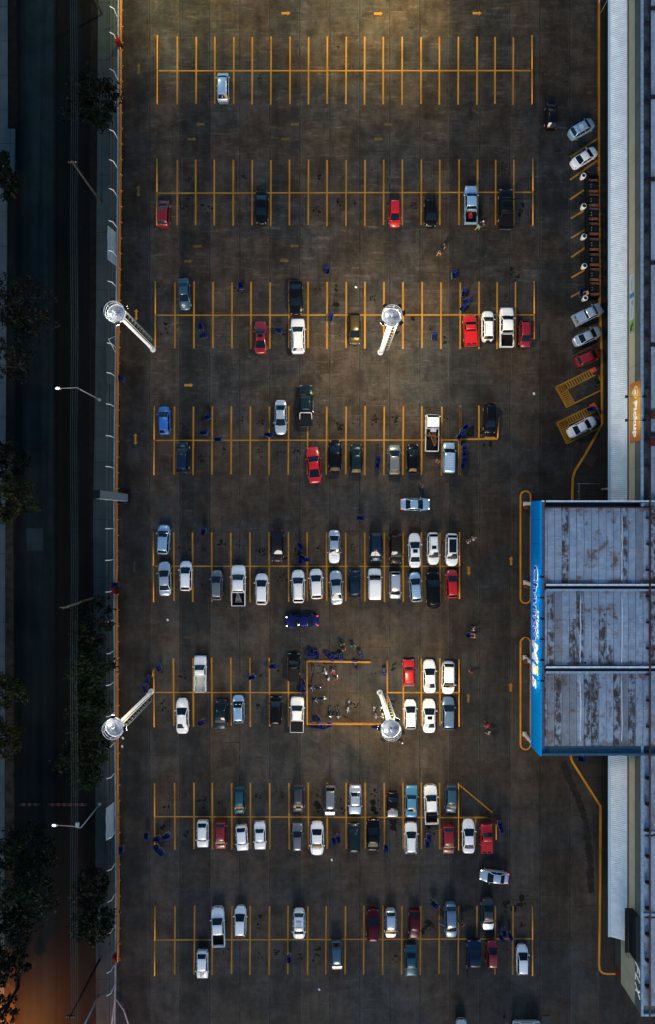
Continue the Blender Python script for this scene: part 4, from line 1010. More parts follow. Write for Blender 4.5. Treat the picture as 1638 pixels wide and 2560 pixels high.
# kind, centre x, centre y, length px, width px, heading, tilt (deg, + = counter-clockwise), paint, look, fittings
CARS = [
 ('minivan',557.7,218,77,31,'u',0.5,'pale_blue','pale blue minivan with split rear windows',{'barn':1}),
 ('hatch',409,533,71,33,'u',-2,'dark_red','dark red hatchback',{}),
 ('sedan',654,519,86,33,'d',-1,'black','black sedan with a pale front bumper',{}),
 ('hatch',987,532,74,30,'d',0,'red','bright red hatchback',{}),
 ('hatch',1077,531,75,33,'d',0,'black','black hatchback with bright headlights',{}),
 ('pickup2',1177,512.5,97,33,'u',0,'pale_blue','pale blue pickup, red crate in its bed',{'blackbar':1}),
 ('pickup2',1265,523,100,37,'u',0,'black','black pickup with a covered bed',{'cover':1,'blackbar':1}),
 ('sedan',461,735,82,31,'d',4,'teal_blue','blue-grey sedan leaning on its bay line',{}),
 ('sedan',740,743,91,34,'d',1,'black','black sedan with a blue windshield',{}),
 ('coupe',652,843,85,33,'u',1,'dark_red','dark red coupe with a sunroof',{'sunroof':1}),
 ('wagon',745,840,90,35,'u',1,'white','white estate car with black side windows',{'rails':1}),
 ('hatch',887,821.5,82,31,'d',0,'gold','gold hatchback with a dark tail',{}),
 ('pickup1',1176,827,80,34,'u',3,'red','red pickup with a red bed cover',{'redcover':1}),
 ('suv',1219,815.6,78,32,'u',0,'white','white off-roader with a spare wheel',{'spare':1,'rails':1}),
 ('pickup2',1266.7,819,101,36,'u',0,'white','white pickup with a black bed',{'blackbar':1}),
 ('hatch',1313,834.5,70,31,'d',1,'dark_red','dark red hatchback, nose to the lane',{}),
 ('hatch',1379,290,70,32,'u',-2,'black','black hatchback driving up the lane beside the store',{'lane':1}),
 ('suv',1454.6,322,71,33,'s',30,'pale_blue','pale blue off-roader with a roof rack',{'rack':1,'lane':1}),
 ('sedan',1462,393,76,32,'s',33,'white','white sedan with dark rear glass beside the terrace',{'lane':1}),
 ('pickup2',1469.6,786,80,32,'s',27,'silver','silver pickup with a canopy and two rear panes',{'canopy':1,'lane':1}),
 ('sedan',1470,840,78,31,'s',26,'silver','silver-blue sedan angled to the kerb',{'lane':1}),
 ('hatch',1470.6,893,69,31,'s',25,'dark_red','dark red hatchback angled to the kerb',{'lane':1}),
 ('sedan',1456,1067,79,31,'s',28,'white','white sedan in the hatched yellow bay',{'lane':1}),
 ('hatch',411,1051,72,31,'u',2,'blue','bright blue hatchback',{}),
 ('suv',457,1144,80,32,'u',-1,'midnight','midnight blue off-roader',{}),
 ('sedan',702,1043,88,31,'d',0,'silver','silver sedan with white door mirrors',{}),
 ('pickup2',765,1015,104,34,'u',0,'teal_black','black pickup with a white roll bar',{'rollbar':1,'sidestep':1,'cover':1}),
 ('coupe',784.6,1162,93,34,'u',5,'red','red coupe with a long rear window',{}),
 ('hatch',838,1140,81,33,'u',0,'black','black hatchback with red tail lamps',{}),
 ('hatch',891,1147,75,32,'u',0,'teal_black','dark teal hatchback with pale headlights',{}),
 ('hatch',986,1149,76,33,'u',0,'champagne','champagne and grey hatchback',{}),
 ('hatch',1033,1146,73,31,'u',0,'black','black hatchback with silver rear glass',{}),
 ('truck',1080,1083,93,34,'u',-1,'white','white flatbed truck loaded with brown timber',{}),
 ('van',1122,1144.6,77,31,'u',-1,'pale_blue','pale blue panel van with a ribbed roof',{'ribs':1}),
 ('hatch',1225,1046,77,32,'d',0,'black','black hatchback with bright white headlights',{}),
 ('sedan',1038.6,1261,75,31,'r',0,'pale_blue','pale blue sedan driving across with lamps lit',{'lane':1,'lit':1}),
 ('hatch',409,1349,74,33,'u',-3,'pale_blue','pale blue hatchback with a red tail lamp',{}),
 ('sedan',412,1447,86,33,'u',2,'silver','silver sedan with a sloping rear window',{}),
 ('hatch',465,1440,75,32,'u',0,'white','white hatchback with a cream rear window',{}),
 ('hatch',542,1463,76,30,'u',0,'grey','grey hatchback',{}),
 ('pickup2',596.6,1464,103,36,'u',0,'white','white pickup with poles in its bed',{}),
 ('hatch',654.6,1473,79,33,'u',0,'white','white hatchback with a black tail edge',{}),
 ('sedan',693,1364,84,33,'d',-1,'plum','dark plum sedan',{}),
 ('suv',746,1466,83,33,'u',1,'white','white off-roader with black side glass',{'rails':1}),
 ('hatch',791,1460,76,33,'u',2,'white','white hatchback with a black rear pane',{}),
 ('sedan',835.7,1367,84,30,'d',0,'silver','silver sedan with a white bonnet',{'hood':'white'}),
 ('sedan',841,1469,86,32,'u',3,'silver','silver sedan with both mirrors out',{}),
 ('hatch',886.5,1460,72,30,'u',0,'midnight','midnight blue hatchback',{}),
 ('van',937,1460,78,33,'u',0,'white','white panel van',{}),
 ('hatch',941,1367,76,33,'d',0,'midnight','dark blue hatchback',{}),
 ('suv',990,1370,82,33,'d',0,'brown','dark brown off-roader',{}),
 ('minivan',988,1462.6,69,29,'d',0,'silver','silver minivan',{}),
 ('sedan',1037,1376,86,32,'u',1,'white','white sedan with a black sunroof',{'sunroof':1}),
 ('suv',1083,1371.6,81,31,'d',1,'white','white off-roader with roof rails',{'sunroof':1,'rails':1}),
 ('suv',1129.5,1374.6,82,33,'d',0,'white','white off-roader with a black glass roof',{'panoroof':1}),
 ('hatch',1039,1468,75,31,'u',4,'pale_blue','pale blue hatchback tilted in its bay',{}),
 ('suv',1083.5,1475,93,35,'u',2,'black','long black off-roader overhanging its bay',{}),
 ('hatch',1130.6,1460,72,31,'u',1,'red','red hatchback with a pale rear pane',{}),
 ('sedan',755,1553,84,32,'l',2,'navy','navy blue sedan driving across with lamps lit',{'lane':1,'lit':1}),
 ('pickup1',501,1685,92,32,'u',0,'white','white pickup with a ribbed pale bed',{}),
 ('pickup1',735,1668,71,30,'u',-1,'black','small black pickup',{'cover':1}),
 ('sedan',456,1790,90,33,'u',1,'white','white sedan with a cream rear window',{}),
 ('sedan',552,1786,80,33,'d',-1,'teal_black','black sedan with a bright windshield',{}),
 ('hatch',596,1773,72,31,'u',1,'pale_blue','pale blue hatchback with stickers',{}),
 ('minivan',689.5,1777,73,30,'u',-1,'black','black minivan',{}),
 ('pickup2',743,1786,90,34,'u',-1,'white','white pickup with a black bed cover',{'cover':1,'rails':1}),
 ('boxhatch',1022,1682.6,68,30,'u',1,'red','red boxy hatchback',{}),
 ('sedan',1074,1691,85,33,'u',1,'white','white sedan with a pointed bonnet',{}),
 ('suv',1120.5,1694.6,83,34,'d',-1,'white','white off-roader nose down',{}),
 ('hatch',1026,1786,76,32,'u',1,'white','white hatchback with a dark windshield',{}),
 ('sedan',1073,1790,86,34,'u',0,'white','white sedan with a sunroof and red lamps',{'sunroof':1}),
 ('suv',1120.5,1783,85,33,'u',0,'steel_blue','steel blue off-roader',{'rails':1}),
 ('hatch',599,2001,73,29,'d',0,'teal','dark teal hatchback',{}),
 ('hatch',746,1996,74,29,'d',0,'dark_grey','dark grey hatchback with a cream windshield',{}),
 ('boxhatch',506.7,2086,70,30,'d',0,'white','white boxy hatchback',{}),
 ('hatch',552,2089,73,31,'d',0,'dark_red','dark red hatchback with a bright windshield',{}),
 ('boxhatch',605,2096,66,30,'d',4,'white','white boxy hatchback tilted in its bay',{}),
 ('boxsedan',650,2090,72,29,'d',1,'white','white boxy sedan with a blue boot',{}),
 ('wagon',744,2093.6,73,27,'u',0,'grey','old grey estate car',{}),
 ('sedan',792.7,2098,87,34,'d',0,'white','white sedan with a cream windshield',{}),
 ('minivan',825.7,2001,78,28,'d',-1,'grey','grey minivan with a silver bonnet',{'hood':'silver'}),
 ('boxsedan',888,2000,76,31,'d',-1,'silver','silver boxy sedan',{}),
 ('boxsedan',982,2011.5,67,29,'d',0,'black','old black sedan with a grey bonnet',{'hood':'grey'}),
 ('boxsedan',1028.6,2004,82,31,'u',-1,'sky_blue','old sky blue sedan',{}),
 ('pickup2',1077.4,2011,99,34,'u',2,'white','white pickup with a black roll bar',{'blackbar':1}),
 ('hatch',1128,1998,74,30,'d',-1,'teal_blue','teal hatchback with a black tail',{}),
 ('minivan',885,2094,75,30,'u',0,'teal_black','dark teal minivan',{}),
 ('sedan',933,2087,83,33,'u',-1,'black','black sedan with a pale boot',{}),
 ('wagon',1027.6,2096,80,32,'u',0,'white','white estate car with roof rails',{'rails':1}),
 ('hatch',1121,2100,75,33,'d',1,'dark_red','dark red hatchback with cream windshield',{}),
 ('sedan',1171.6,2091,88,33,'u',0,'white','white sedan with a grey rear window',{}),
 ('pickup1',1216.6,2097,73,31,'u',0,'red','small red pickup beside the rusty rack',{'redcover':1}),
 ('sedan',1236,2192,74,33,'l',-7,'silver','silver sedan turning in the lane, lamps lit',{'lane':1,'lit':1}),
 ('sedan',1220,2287,84,33,'d',1,'dark_grey','dark grey sedan with a silver bonnet',{'hood':'silver'}),
 ('pickup2',546,2317,100,33,'u',2,'white','white pickup with an empty black bed',{}),
 ('hatch',601,2304,79,31,'u',-1,'white','white hatchback with a dark windshield',{}),
 ('suv',748,2311,77,31,'d',0,'white','white off-roader with a roof rack',{'rack':1}),
 ('boxhatch',506,2412.6,73,30,'d',0,'white','white boxy hatchback with a striped bonnet',{'stripes':1}),
 ('minivan',842,2386.6,78,28,'d',2,'teal_blue','teal minivan with a white bonnet',{'hood':'white'}),
 ('suv',933,2313,86,32,'u',-1,'maroon','dark maroon off-roader',{}),
 ('hatch',977,2310,76,30,'d',0,'silver','silver hatchback with a white bonnet',{'hood':'white'}),
 ('boxhatch',1036.6,2311,77,29,'d',-1,'maroon','maroon boxy hatchback',{}),
 ('boxsedan',1027.6,2402,83,30,'d',1,'teal','old teal sedan',{}),
 ('suv',1127,2301,90,32,'d',1,'steel_blue','blue-grey off-roader with a door open',{'opendoor':1}),
 ('pickup2',1185.6,2396.7,98,36,'u',0,'midnight','black pickup with a dark bed cover',{'cover':1}),
 ('hatch',1230.5,2386,72,29,'u',0,'dark_red','dark red hatchback nosed to the line',{}),
 ('hatch',1306,2400,78,31,'u',0,'white','white hatchback with a black windshield',{}),
 ('minivan',1154,2579,62,27,'u',0,'cream','cream minivan cut by the bottom edge of the photo',{'lane':1}),
 ('truck',1317,2603,98,74,'u',0,'white','white lorry roof peeking in at the bottom edge',{'lane':1}),
]
CAT = {'hatch': 'car', 'boxhatch': 'car', 'sedan': 'car', 'boxsedan': 'car', 'coupe': 'car', 'suv': 'car', 'wagon': 'car', 'minivan': 'minivan', 'van': 'van', 'pickup1': 'pickup truck', 'pickup2': 'pickup truck', 'truck': 'truck'}
ROWY = [('first', 177), ('second', 481), ('third', 787), ('fourth', 1101), ('fifth', 1416), ('sixth', 1731), ('seventh', 2043), ('eighth', 2348)]
def row_of(y):
    r, ym = min(ROWY, key=lambda q: abs(q[1] - y)); return r, ('upper' if y < ym else 'lower')
def short(look):
    for cut in (' with', ' leaning', ' tilted', ',', ' nose', ' overhanging', ' beside', ' loaded', ' driving', ' cut', ' angled', ' in the', ' turning', ' peeking', ' nosed'):
        i = look.find(cut)
        if i > 0: look = look[:i]
    return look
byrow = {}
for c in CARS:
    if 'lane' not in c[9]: byrow.setdefault(row_of(c[2]), []).append(c)
LABEL = {}; REF = {}
for (r, sd), cs in byrow.items():
    cs.sort(key=lambda c: c[1])
    for i, c in enumerate(cs):
        look = c[8]
        if i: lab = f"{look} right of {short(cs[i-1][8])}, {r} row's {sd} side"
        else: lab = f"{look} leftmost on {sd} side of {r} row" if len(cs) > 1 else f"{look} alone on {sd} side of {r} row"
        
        if len(lab.split()) > 16: lab = f"{look} right of {short(cs[i-1][8])}, {sd} {r} row"
        if len(lab.split()) > 16: print('LONG', len(lab.split()), lab)
        LABEL[id(c)] = lab; REF[id(c)] = f"{short(look)} in {r} row"
for c in CARS:
    if 'lane' in c[9]: LABEL[id(c)] = c[8]; REF[id(c)] = short(c[8])
cars_out = []
for c in CARS:
    kind, cx, cy, Lp, Wp, hd, tilt, pk_, look, ex = c
    if kind not in PROTO:
        root, info = make_car(kind); PROTO[kind] = (root, info); use = root; fresh = True
    else:
        use = None
    root0, info = PROTO[kind]
    cars_out.append((c, use))
for c, use in cars_out:     # copies are made before any car gets its own fittings
    if use is None:
        kind = c[0]; cars_out[cars_out.index((c, None))] = (c, copy_tree(PROTO[kind][0]))
for c, root in cars_out:
    kind, cx, cy, Lp, Wp, hd, tilt, pk_, look, ex = c
    info = PROTO[kind][1]
    X, Y = G(cx, cy, 0.75)
    k = S * (H - 0.75) / H
    root.location = (X, Y, 0)
    base = {'u': 0, 'd': math.pi, 'l': math.pi / 2, 'r': -math.pi / 2, 's': -math.pi / 2}[hd]
    root.rotation_euler = (0, 0, base + R(tilt))
    # the seen outline also includes the lean of the upper body, so trim it a little
    par = 0.7 * S / S / H
    dx, dy = abs(cx - NX) * 0.008, abs(cy - NY) * 0.008
    along, across = (dy, dx) if hd in 'ud' else ((dx, dy) if hd in 'lr' else (dx * .8 + dy * .3, dx * .3 + dy * .6))
    Lm, Wm = (Lp - along * .5) * k, (Wp - across * .5) * k
    root.scale = (Wm / info['W'], Lm / info['L'], 1.0)
    repaint(root, paint(pk_)); extra(root, info, ex, pk_)
    tag(root, LABEL[id(c)], CAT[kind], GRP if 'lane' not in ex else None)
# loads in the beds
def bedpt(i, dx, dy, z):
    c, root = cars_out[i]; a = root.rotation_euler.z
    return (root.location.x + dx * math.cos(a) - dy * math.sin(a), root.location.y + dx * math.sin(a) + dy * math.cos(a), z)
idx = {c[8]: i for i, (c, r) in enumerate(cars_out)}
b = MB(); M_RC = mat('red_crate_plastic', (0.40, 0.03, 0.015), 0.5)
for sx in (1, -1): b.box((sx * .20, 0, .15), (.03, .62, .30)); b.box((0, sx * .31, .15), (.37, .03, .30))
b.box((0, 0, .02), (.38, .6, .03)); b.box((0, 0, .16), (.36, .58, .05))
o = b.build('crate', M_RC); o.location = bedpt(idx['pale blue pickup, red crate in its bed'], -.05, -1.45, .66); o.rotation_euler = (0, 0, .1)
tag(o, 'red plastic crate lying in the open bed of the pale blue pickup', 'crate')
i = idx['white flatbed truck loaded with brown timber']
M_TIM = mat('old_timber', (0.10, 0.045, 0.022), 0.75, noise=.4); M_TARP = mat('pale_sheet', (0.35, 0.36, 0.42), 0.6)
for k in range(11):
    b = MB(); L_ = random.uniform(1.0, 2.3); b.box((0, 0, 0), (random.uniform(.08, .16), L_, .06))
    o = b.build('timber_plank', M_TIM); o.location = bedpt(i, random.uniform(-.55, .55), random.uniform(-1.1, -.4), .93 + .07 * k); o.rotation_euler = (0, 0, random.uniform(-.5, .5) + (1.3 if k % 5 == 4 else 0))
    tag(o, 'brown plank in the pile on the white flatbed truck', 'plank', 'planks piled on the flatbed truck')
b = MB(); b.grid([[(x * .16 - .4, y * .2, .06 * math.sin(x * 2.1 + y)) for x in range(6)] for y in range(5)]); b.grid([[(x * .16 - .4, y * .2, .06 * math.sin(x * 2.1 + y) - .02) for x in range(6)][::-1] for y in range(5)])
o = b.build('folded_sheet', M_TARP); o.location = bedpt(i, .05, .05, 1.75); tag(o, 'pale folded sheet on top of the planks behind the truck cab', 'sheet')
i = idx['white pickup with poles in its bed']
for k in range(6):
    b = MB(); a = (-.5 + k * .2)
    p = Vector(bedpt(i, -.05 + .25 * a, -.95 - (k % 2) * .1, .86 + .05 * k)); q = Vector(bedpt(i, a * .9, -2.35, .72 + .02 * k)); b.tube([p, q], .028, 5)
    o = b.build('metal_pole', M_GALV); tag(o, 'thin pale pole lying in the black bed of the white pickup', 'pole', 'poles in the pickup bed')
for dx, dy, mm in ((-.25, .1, (0.25, .5, .65)), (.3, .12, (.6, .5, .05))):   # stickers behind a windshield
    c, root = cars_out[idx['pale blue hatchback with stickers']]; inf = PROTO['hatch'][1]
    t = .30; b = MB(); b.box((dx, inf['Y'](t), inf['hz'](t) + .06), (.26, .2, .012), rot=Matrix.Rotation(R(32), 3, 'X')); o = b.build('windshield_sticker', mat('sticker%d' % int(mm[0] * 100), mm, .5), root)
# ------------------------------------------------------------------ floodlight masts
M_MASTDISC = patchy('mast_platform_sheet', (0.24, 0.26, 0.31), (0.32, 0.34, 0.40), (0.20, 0.22, 0.26), 1.6, 0.5)
M_MASTPOLE = mat('mast_white_paint', (0.72, 0.73, 0.73), 0.4, noise=.06)
M_FLOODLENS = mat('floodlight_glass', (0.9, 0.88, 0.8), 0.3, emit=(1, .93, .78), estr=14)
ZM = 16.2
def mast(x, y, ladder, floods, label, power):
    X, Y = G(x, y, ZM)
    t = thing('floodlight_mast', label, 'light mast', (X, Y, 0), 0, 'floodlight masts in the lot')
    b = MB(); b.tube([(0, 0, 0), (0, 0, 2.2), (0, 0, 2.21), (0, 0, ZM)], [.24, .24, .20, .17], 14); b.tube([(0, 0, 0), (0, 0, .35)], [.42, .36], 14)
    b.tube([(0, 0, ZM), (0, 0, ZM + 1.5)], .07, 8); b.build('pole', M_MASTPOLE, t)
    b = MB(); b.tube([(0, 0, ZM - .12), (0, 0, ZM - .1), (0, 0, ZM)], [.85, 1.02, 1.02], 32, sm=False)
    for i in range(8):
        a = i * math.pi / 4 + .2; b.box((math.cos(a) * .5, math.sin(a) * .5, ZM + .02), (.8, .035, .03), rz=a)
    b.build('platform', M_MASTDISC, t)
    b = MB()
    b.tube([(1.03 * math.cos(i * .1963), 1.03 * math.sin(i * .1963), ZM + .08) for i in range(32)], .06, 6, closed=True); b.build('toe_rim', M_MASTPOLE, t)
    for z in (.55, 1.1):
        b = MB(); b.tube([(1.12 * math.cos(i * .1963), 1.12 * math.sin(i * .1963), ZM + z) for i in range(32)], .03, 6, closed=True); b.build('guard_ring', M_MASTPOLE, t)
    for i in range(6):
        a = i * math.pi / 3 + .3; b = MB(); b.tube([(1.05 * math.cos(a), 1.05 * math.sin(a), ZM), (1.12 * math.cos(a), 1.12 * math.sin(a), ZM + 1.1)], .025, 5); b.build('ring_post', M_MASTPOLE, t)
    la = R(ladder); ux, uy = math.cos(la), math.sin(la); vx, vy = -uy, ux
    b = MB()
    for s_ in (1, -1): b.tube([(ux * .34 + vx * .2 * s_, uy * .34 + vy * .2 * s_, .9), (ux * .34 + vx * .2 * s_, uy * .34 + vy * .2 * s_, ZM)], .022, 5)
    for i in range(48): z = 1.1 + i * .315; b.tube([(ux * .34 + vx * .2, uy * .34 + vy * .2, z), (ux * .34 - vx * .2, uy * .34 - vy * .2, z)], .013, 4)
    b.build('ladder', M_MASTPOLE, t)
    b = MB()
    for i in range(11):
        z = 2.6 + i * 1.25
        pts = []
        for k in range(10):
            a = -1.75 + 3.5 * k / 9; pts.append((ux * (.62 + .36 * math.cos(a)) + vx * .36 * math.sin(a), uy * (.62 + .36 * math.cos(a)) + vy * .36 * math.sin(a), z))
        b.tube(pts, .018, 4)
    for a in (-.9, 0, .9):
        p = (ux * (.62 + .37 * math.cos(a)) + vx * .37 * math.sin(a), uy * (.62 + .37 * math.cos(a)) + vy * .37 * math.sin(a)); b.tube([(*p, 2.6), (*p, ZM - .2)], .014, 4)
    b.build('ladder_cage', M_GALV, t)
    for i, a in enumerate(floods):
        a = R(a); c = Vector((1.32 * math.cos(a), 1.32 * math.sin(a), ZM + .75))
        M = Matrix.Rotation(a, 3, 'Z') @ Matrix.Rotation(R(32), 3, 'Y')
        b = MB(); b.box(c, (.30, .46, .36), rot=M); f = b.build('floodlight', M_BLACK, t)
        n = M @ Vector((1, 0, 0)); b = MB(); b.box(c + n * .155, (.02, .40, .30), rot=M); b.build('floodlight_lens', M_FLOODLENS, f)
        l = bpy.data.lights.new('floodlight_beam', 'SPOT'); l.energy = power / len(floods); l.color = (1, .79, .45); l.spot_size = R(155); l.spot_blend = 1.0; l.shadow_soft_size = .25
        lo = bpy.data.objects.new('floodlight_beam', l); COL.objects.link(lo); lo.parent = t
        lo.location = c + n * .24; lo.rotation_euler = (Vector((math.cos(a) * .45, math.sin(a) * .45, -1))).to_track_quat('-Z', 'Y').to_euler()
    # added fill light, stands in for floodlight spill on the platform
    l = bpy.data.lights.new('platform_fill', 'POINT'); l.energy = 6; l.color = (1, .92, .72); l.shadow_soft_size = .12
    lo = bpy.data.objects.new('platform_fill', l); COL.objects.link(lo); lo.parent = t; lo.location = (-.5 * ux, -.5 * uy, ZM + .85)
    b = MB(); b.box((-.62 * ux, -.62 * uy, ZM + .95), (.22, .22, .12)); b.build('fill_glow_box', M_FLOODLENS, t)  # glowing box added to go with the fill light
    return t
mast(978.6, 793.8, 0, [125, 50, 12, -40, -140], 'white floodlight mast with caged ladder among the bays of the third row', 11500)
mast(976.6, 1820.6, 5, [-130, -50, -10, 60, 170], 'white floodlight mast with caged ladder beside the motorcycle pen', 8500)
mast(292, 785, 40, [20, -75, 100, 170], 'white floodlight mast leaning over the fence near the third row', 1000)
mast(288, 1817, -60, [90, 0, -90, 180], 'white floodlight mast standing left of the sixth row', 1400)
for nm, (x, y), e, col in (('north_lot_lamp', (945, -45), 11000, (1, .76, .30)), ('north_west_lot_lamp', (425, -50), 6500, (1, .80, .28)), ('street_sodium_lamp', (25, 2640), 15000, (1, .26, .03))):
    l = bpy.data.lights.new(nm, 'SPOT'); l.energy = e; l.color = col; l.spot_size = R(118 if 'west' in nm else 155); l.spot_blend = 1.0; l.shadow_soft_size = .3
    lo = bpy.data.objects.new(nm, l); COL.objects.link(lo); lo.location = (*G(x, y), 16.0 if 'lot' in nm else 8.5)

# ------------------------------------------------------------------ street side: fence, rails, sign, poles
fence = thing('boundary_fence', 'pale boundary fence of leaning topped posts on a low wall beside the pavement', 'fence', (*G(fence_x(1300), 1300), 0))
fl_ = fence.location
def part(b, name, m, p):
    o = b.build(name, m); o.parent = p; o.matrix_parent_inverse = Matrix.Translation(-p.location); return o
b = MB(); P = [V3(x, y) for x, y in FENCE]
for p, q in zip(P, P[1:]):
    d = (q - p).normalized(); n = Vector((-d.y, d.x, 0)) * .065
    b.prism([tuple((p + n).xy), tuple((p - n).xy), tuple((q - n).xy), tuple((q + n).xy)], -.1, .45)
part(b, 'plinth', mat('plinth_concrete', (0.26, 0.28, 0.30), .7, noise=.25), fence)
M_MESH = mat('fence_wire', (0.16, 0.18, 0.18), 0.5, .4)
for z in (.9, 1.4, 1.9, 2.3):
    b = MB(); b.tube([p + Vector((0, 0, z)) for p in P], .012, 4); part(b, 'fence_wire', M_MESH, fence)
b = MB(); b.tube([p + Vector((-.32, 0, 2.62)) for p in P], .016, 4); b.tube([p + Vector((-.2, 0, 2.5)) for p in P], .016, 4); part(b, 'barbed_wire', mat('old_barbed_wire', (.10, .11, .08), .7), fence)
FP = [53, 116, 205, 275, 352, 425, 495, 573, 645, 720, 870, 942, 1018, 1095, 1170, 1250, 1321, 1398, 1475, 1548, 1625, 1702, 1778, 1853, 1928, 2075, 2152, 2228, 2305, 2400, 2455]
for y in FP:
    p = V3(fence_x(y), y); b = MB(); b.tube([p, p + Vector((0, 0, 2.3)), p + Vector((-.42, 0, 2.75))], [.065, .065, .06], 6); part(b, 'fence_post', M_WHITESTEEL, fence)
p = V3(fence_x(860), 860)
b = MB()
for dy in (1.0, -1.3): b.tube([p + Vector((0, dy, .3)), p + Vector((-.3, 0, 2.5))], .045, 6)
part(b, 'corner_brace', M_WHITESTEEL, fence)
p = V3(290, 2490); q = V3(312, 2520); r = V3(325, 2560)
b = MB(); b.tube([p + Vector((0, 0, .4)), q + Vector((0, 0, .4)), r + Vector((0, 0, .4))], .09, 6); b.tube([p + Vector((0, 0, .2)), V3(284, 2530) + Vector((0, 0, .2)), V3(280, 2575) + Vector((0, 0, .2))], .09, 6); part(b, 'gate_frame', MATS['plinth_concrete'], fence)
# orange double guard rail just inside it
for i, (a, c, lab) in enumerate(((-50, 112, 'orange double guard rail along the fence, topmost short run'), (130, 1455, 'orange double guard rail along the fence, upper long run'), (1485, 2395, 'orange double guard rail along the fence, lower long run'))):
    n = max(2, int((c - a) / 38)); pts = [V3(fence_x(a + (c - a) * k / n) + 8.5, a + (c - a) * k / n) for k in range(n + 1)]
    g = thing('guard_rail', lab, 'guard rail', tuple(pts[0]), 0, 'guard rails along the fence')
    for z in (.42, .95):
        b = MB(); b.tube([p + Vector((0, 0, z)) for p in pts], .055, 6); part(b, 'rail', M_ORAIL, g)
    for p in pts: b = MB(); b.tube([p, p + Vector((0, 0, .98))], .05, 6); b.box(p + Vector((.12, 0, .42)), (.22, .07, .07)); part(b, 'rail_post', M_ORAIL, g)
structure(MB().prism(px([(fence_x(y) + 1.8, y) for y in range(-50, 2400, 70)] + [(fence_x(y) + 8, y) for y in range(2390, -60, -70)]), -.02, .012).build('red_soil_strip', patchy('red_soil', (0.022, 0.009, 0.006), (0.012, 0.007, 0.005), (0.03, 0.013, 0.008), 0.8)))
for y, lab in ((116, 'red hydrant cabinet at the gap in the orange rail, upper one'), (1475, 'red hydrant cabinet at the fence beside a blue cart'), (2386, 'red hydrant cabinet at the lower end of the orange rail')):
    p = V3(fence_x(y) + 1, y); t = thing('hydrant_cabinet', lab, 'hydrant cabinet', tuple(p), 0, 'red hydrant cabinets on the fence')
    M_RED = mat('hydrant_red', (0.12, 0.006, 0.007), 0.5)
    b = MB(); b.box((0, 0, .75), (.45, .75, 1.5)); b.box((0, 0, 1.53), (.55, .85, .06)); b.build('cabinet', M_RED, t)
    b = MB(); b.box((.235, 0, .85), (.03, .6, .9)); b.build('door', M_RED, t)
    b = MB(); b.tube([(.3, 0, .2), (.3, 0, .55)], [.14, .12], 10); b.ell((.3, 0, .58), (.13, .13, .10)); b.build('hydrant', M_RED, t)
for y0, y1, x0, lab, mm in ((585, 668, 287, 'pale blank-looking banner hung on the fence beside the second row', 'pale_banner'), (2000, 2080, 282, 'pale banner with dark marks hung on the fence beside the seventh row', 'pale_banner'), (862, 968, 281, 'teal grey banner hung on the fence below the fence brace', 'teal_banner')):
    m = mat(mm, (0.34, 0.40, 0.45) if mm == 'pale_banner' else (0.03, 0.055, 0.06), .6, noise=.1)
    ya, yb = G(0, y1)[1], G(0, y0)[1]; X = G(fence_x((y0 + y1) / 2), 0)[0] - .12
    t = thing('fence_banner', lab, 'banner', (X, (ya + yb) / 2, 0), 0, 'banners on the fence')
    b = MB(); h = (yb - ya) / 2; n = 10
    F = [[(-.03 - .42 * (z / 2.2) + .03 * math.sin(k * 1.3 + z), -h + 2 * h * k / n, .5 + z) for z in (0, .7, 1.4, 2.2)] for k in range(n + 1)]
    b.grid(F); b.grid([[(x + .025, y, z) for x, y, z in r_][::-1] for r_ in F]); b.build('banner_sheet', m, t)
    if mm == 'pale_banner':
        b = MB()
        for k in range(5): b.box((-.50, -h * .7 + k * h * .33, 2.45), (.03, h * .16, .10))
        b.build('dark_marks', M_TRIM, t)
# tall pylon sign
p = V3(317, 1244); t = thing('pylon_sign', 'tall grey pylon sign straddling the fence, seen from above', 'pylon sign', tuple(p))
b = MB(); b.box((0, 0, 6.0), (.55, .95, 12.0), taper=1.06); b.build('shaft', mat('pylon_grey', (0.17, 0.21, 0.23), .5, noise=.1), t)
b = MB(); b.box((0, -.50, 6.0), (.45, .05, 11.6)); b.build('edge_trim', mat('pylon_pale_edge', (0.42, 0.46, 0.48), .5), t)
b = MB(); b.box((-.05, 0, 12.1), (.75, 1.05, .2)); b.build('cap', M_TRIM, t)
b = MB(); b.box((0, 0, .2), (1.0, 1.5, .4)); b.build('footing', M_TRIM, t)

M_LAMPON = mat('street_lamp_glow', (0.8, 0.9, 1.0), .3, emit=(.72, .9, 1.0), estr=2.5)
def street_lamp(bx, by, kneex, kneey, hx, hy, lab, box=False):
    B = V3(bx, by); K = Vector((*G(kneex, kneey, 8.0), 8.0)); Hh = Vector((*G(hx, hy, 8.4), 8.4))
    t = thing('street_lamp', lab, 'street lamp', tuple(B), 0, 'street lamps over the road')
    K0 = Vector((B.x, B.y, 7.3)); b = MB(); b.tube([B, B + Vector((0, 0, 3)), K0], [.10, .085, .06], 8); b.tube([B, B + Vector((0, 0, .25))], .22, 8); part(b, 'pole', M_GALV, t)
    b = MB(); b.tube([K0, (K0 * .4 + K * .6) + Vector((0, 0, .25)), K + Vector((0, 0, .25)), Hh + Vector((.3, 0, 0))], [.055, .05, .045, .04], 7); part(b, 'arm', mat('lamp_arm_pale', (0.42, 0.32, 0.22), .5), t)
    b = MB(); b.ell(Hh, (.42, .17, .12)); h_ = part(b, 'lamp_head', M_GALV, t)
    b = MB(); b.ell(Hh + Vector((-.08, 0, .02)), (.30, .15, .12)); o = b.build('lamp_glass', M_LAMPON, h_)
    if box: b = MB(); b.box(K + Vector((.2, .25, .35)), (.42, .5, .3)); part(b, 'control_box', mat('pale_box', (.35, .38, .38), .5), t)
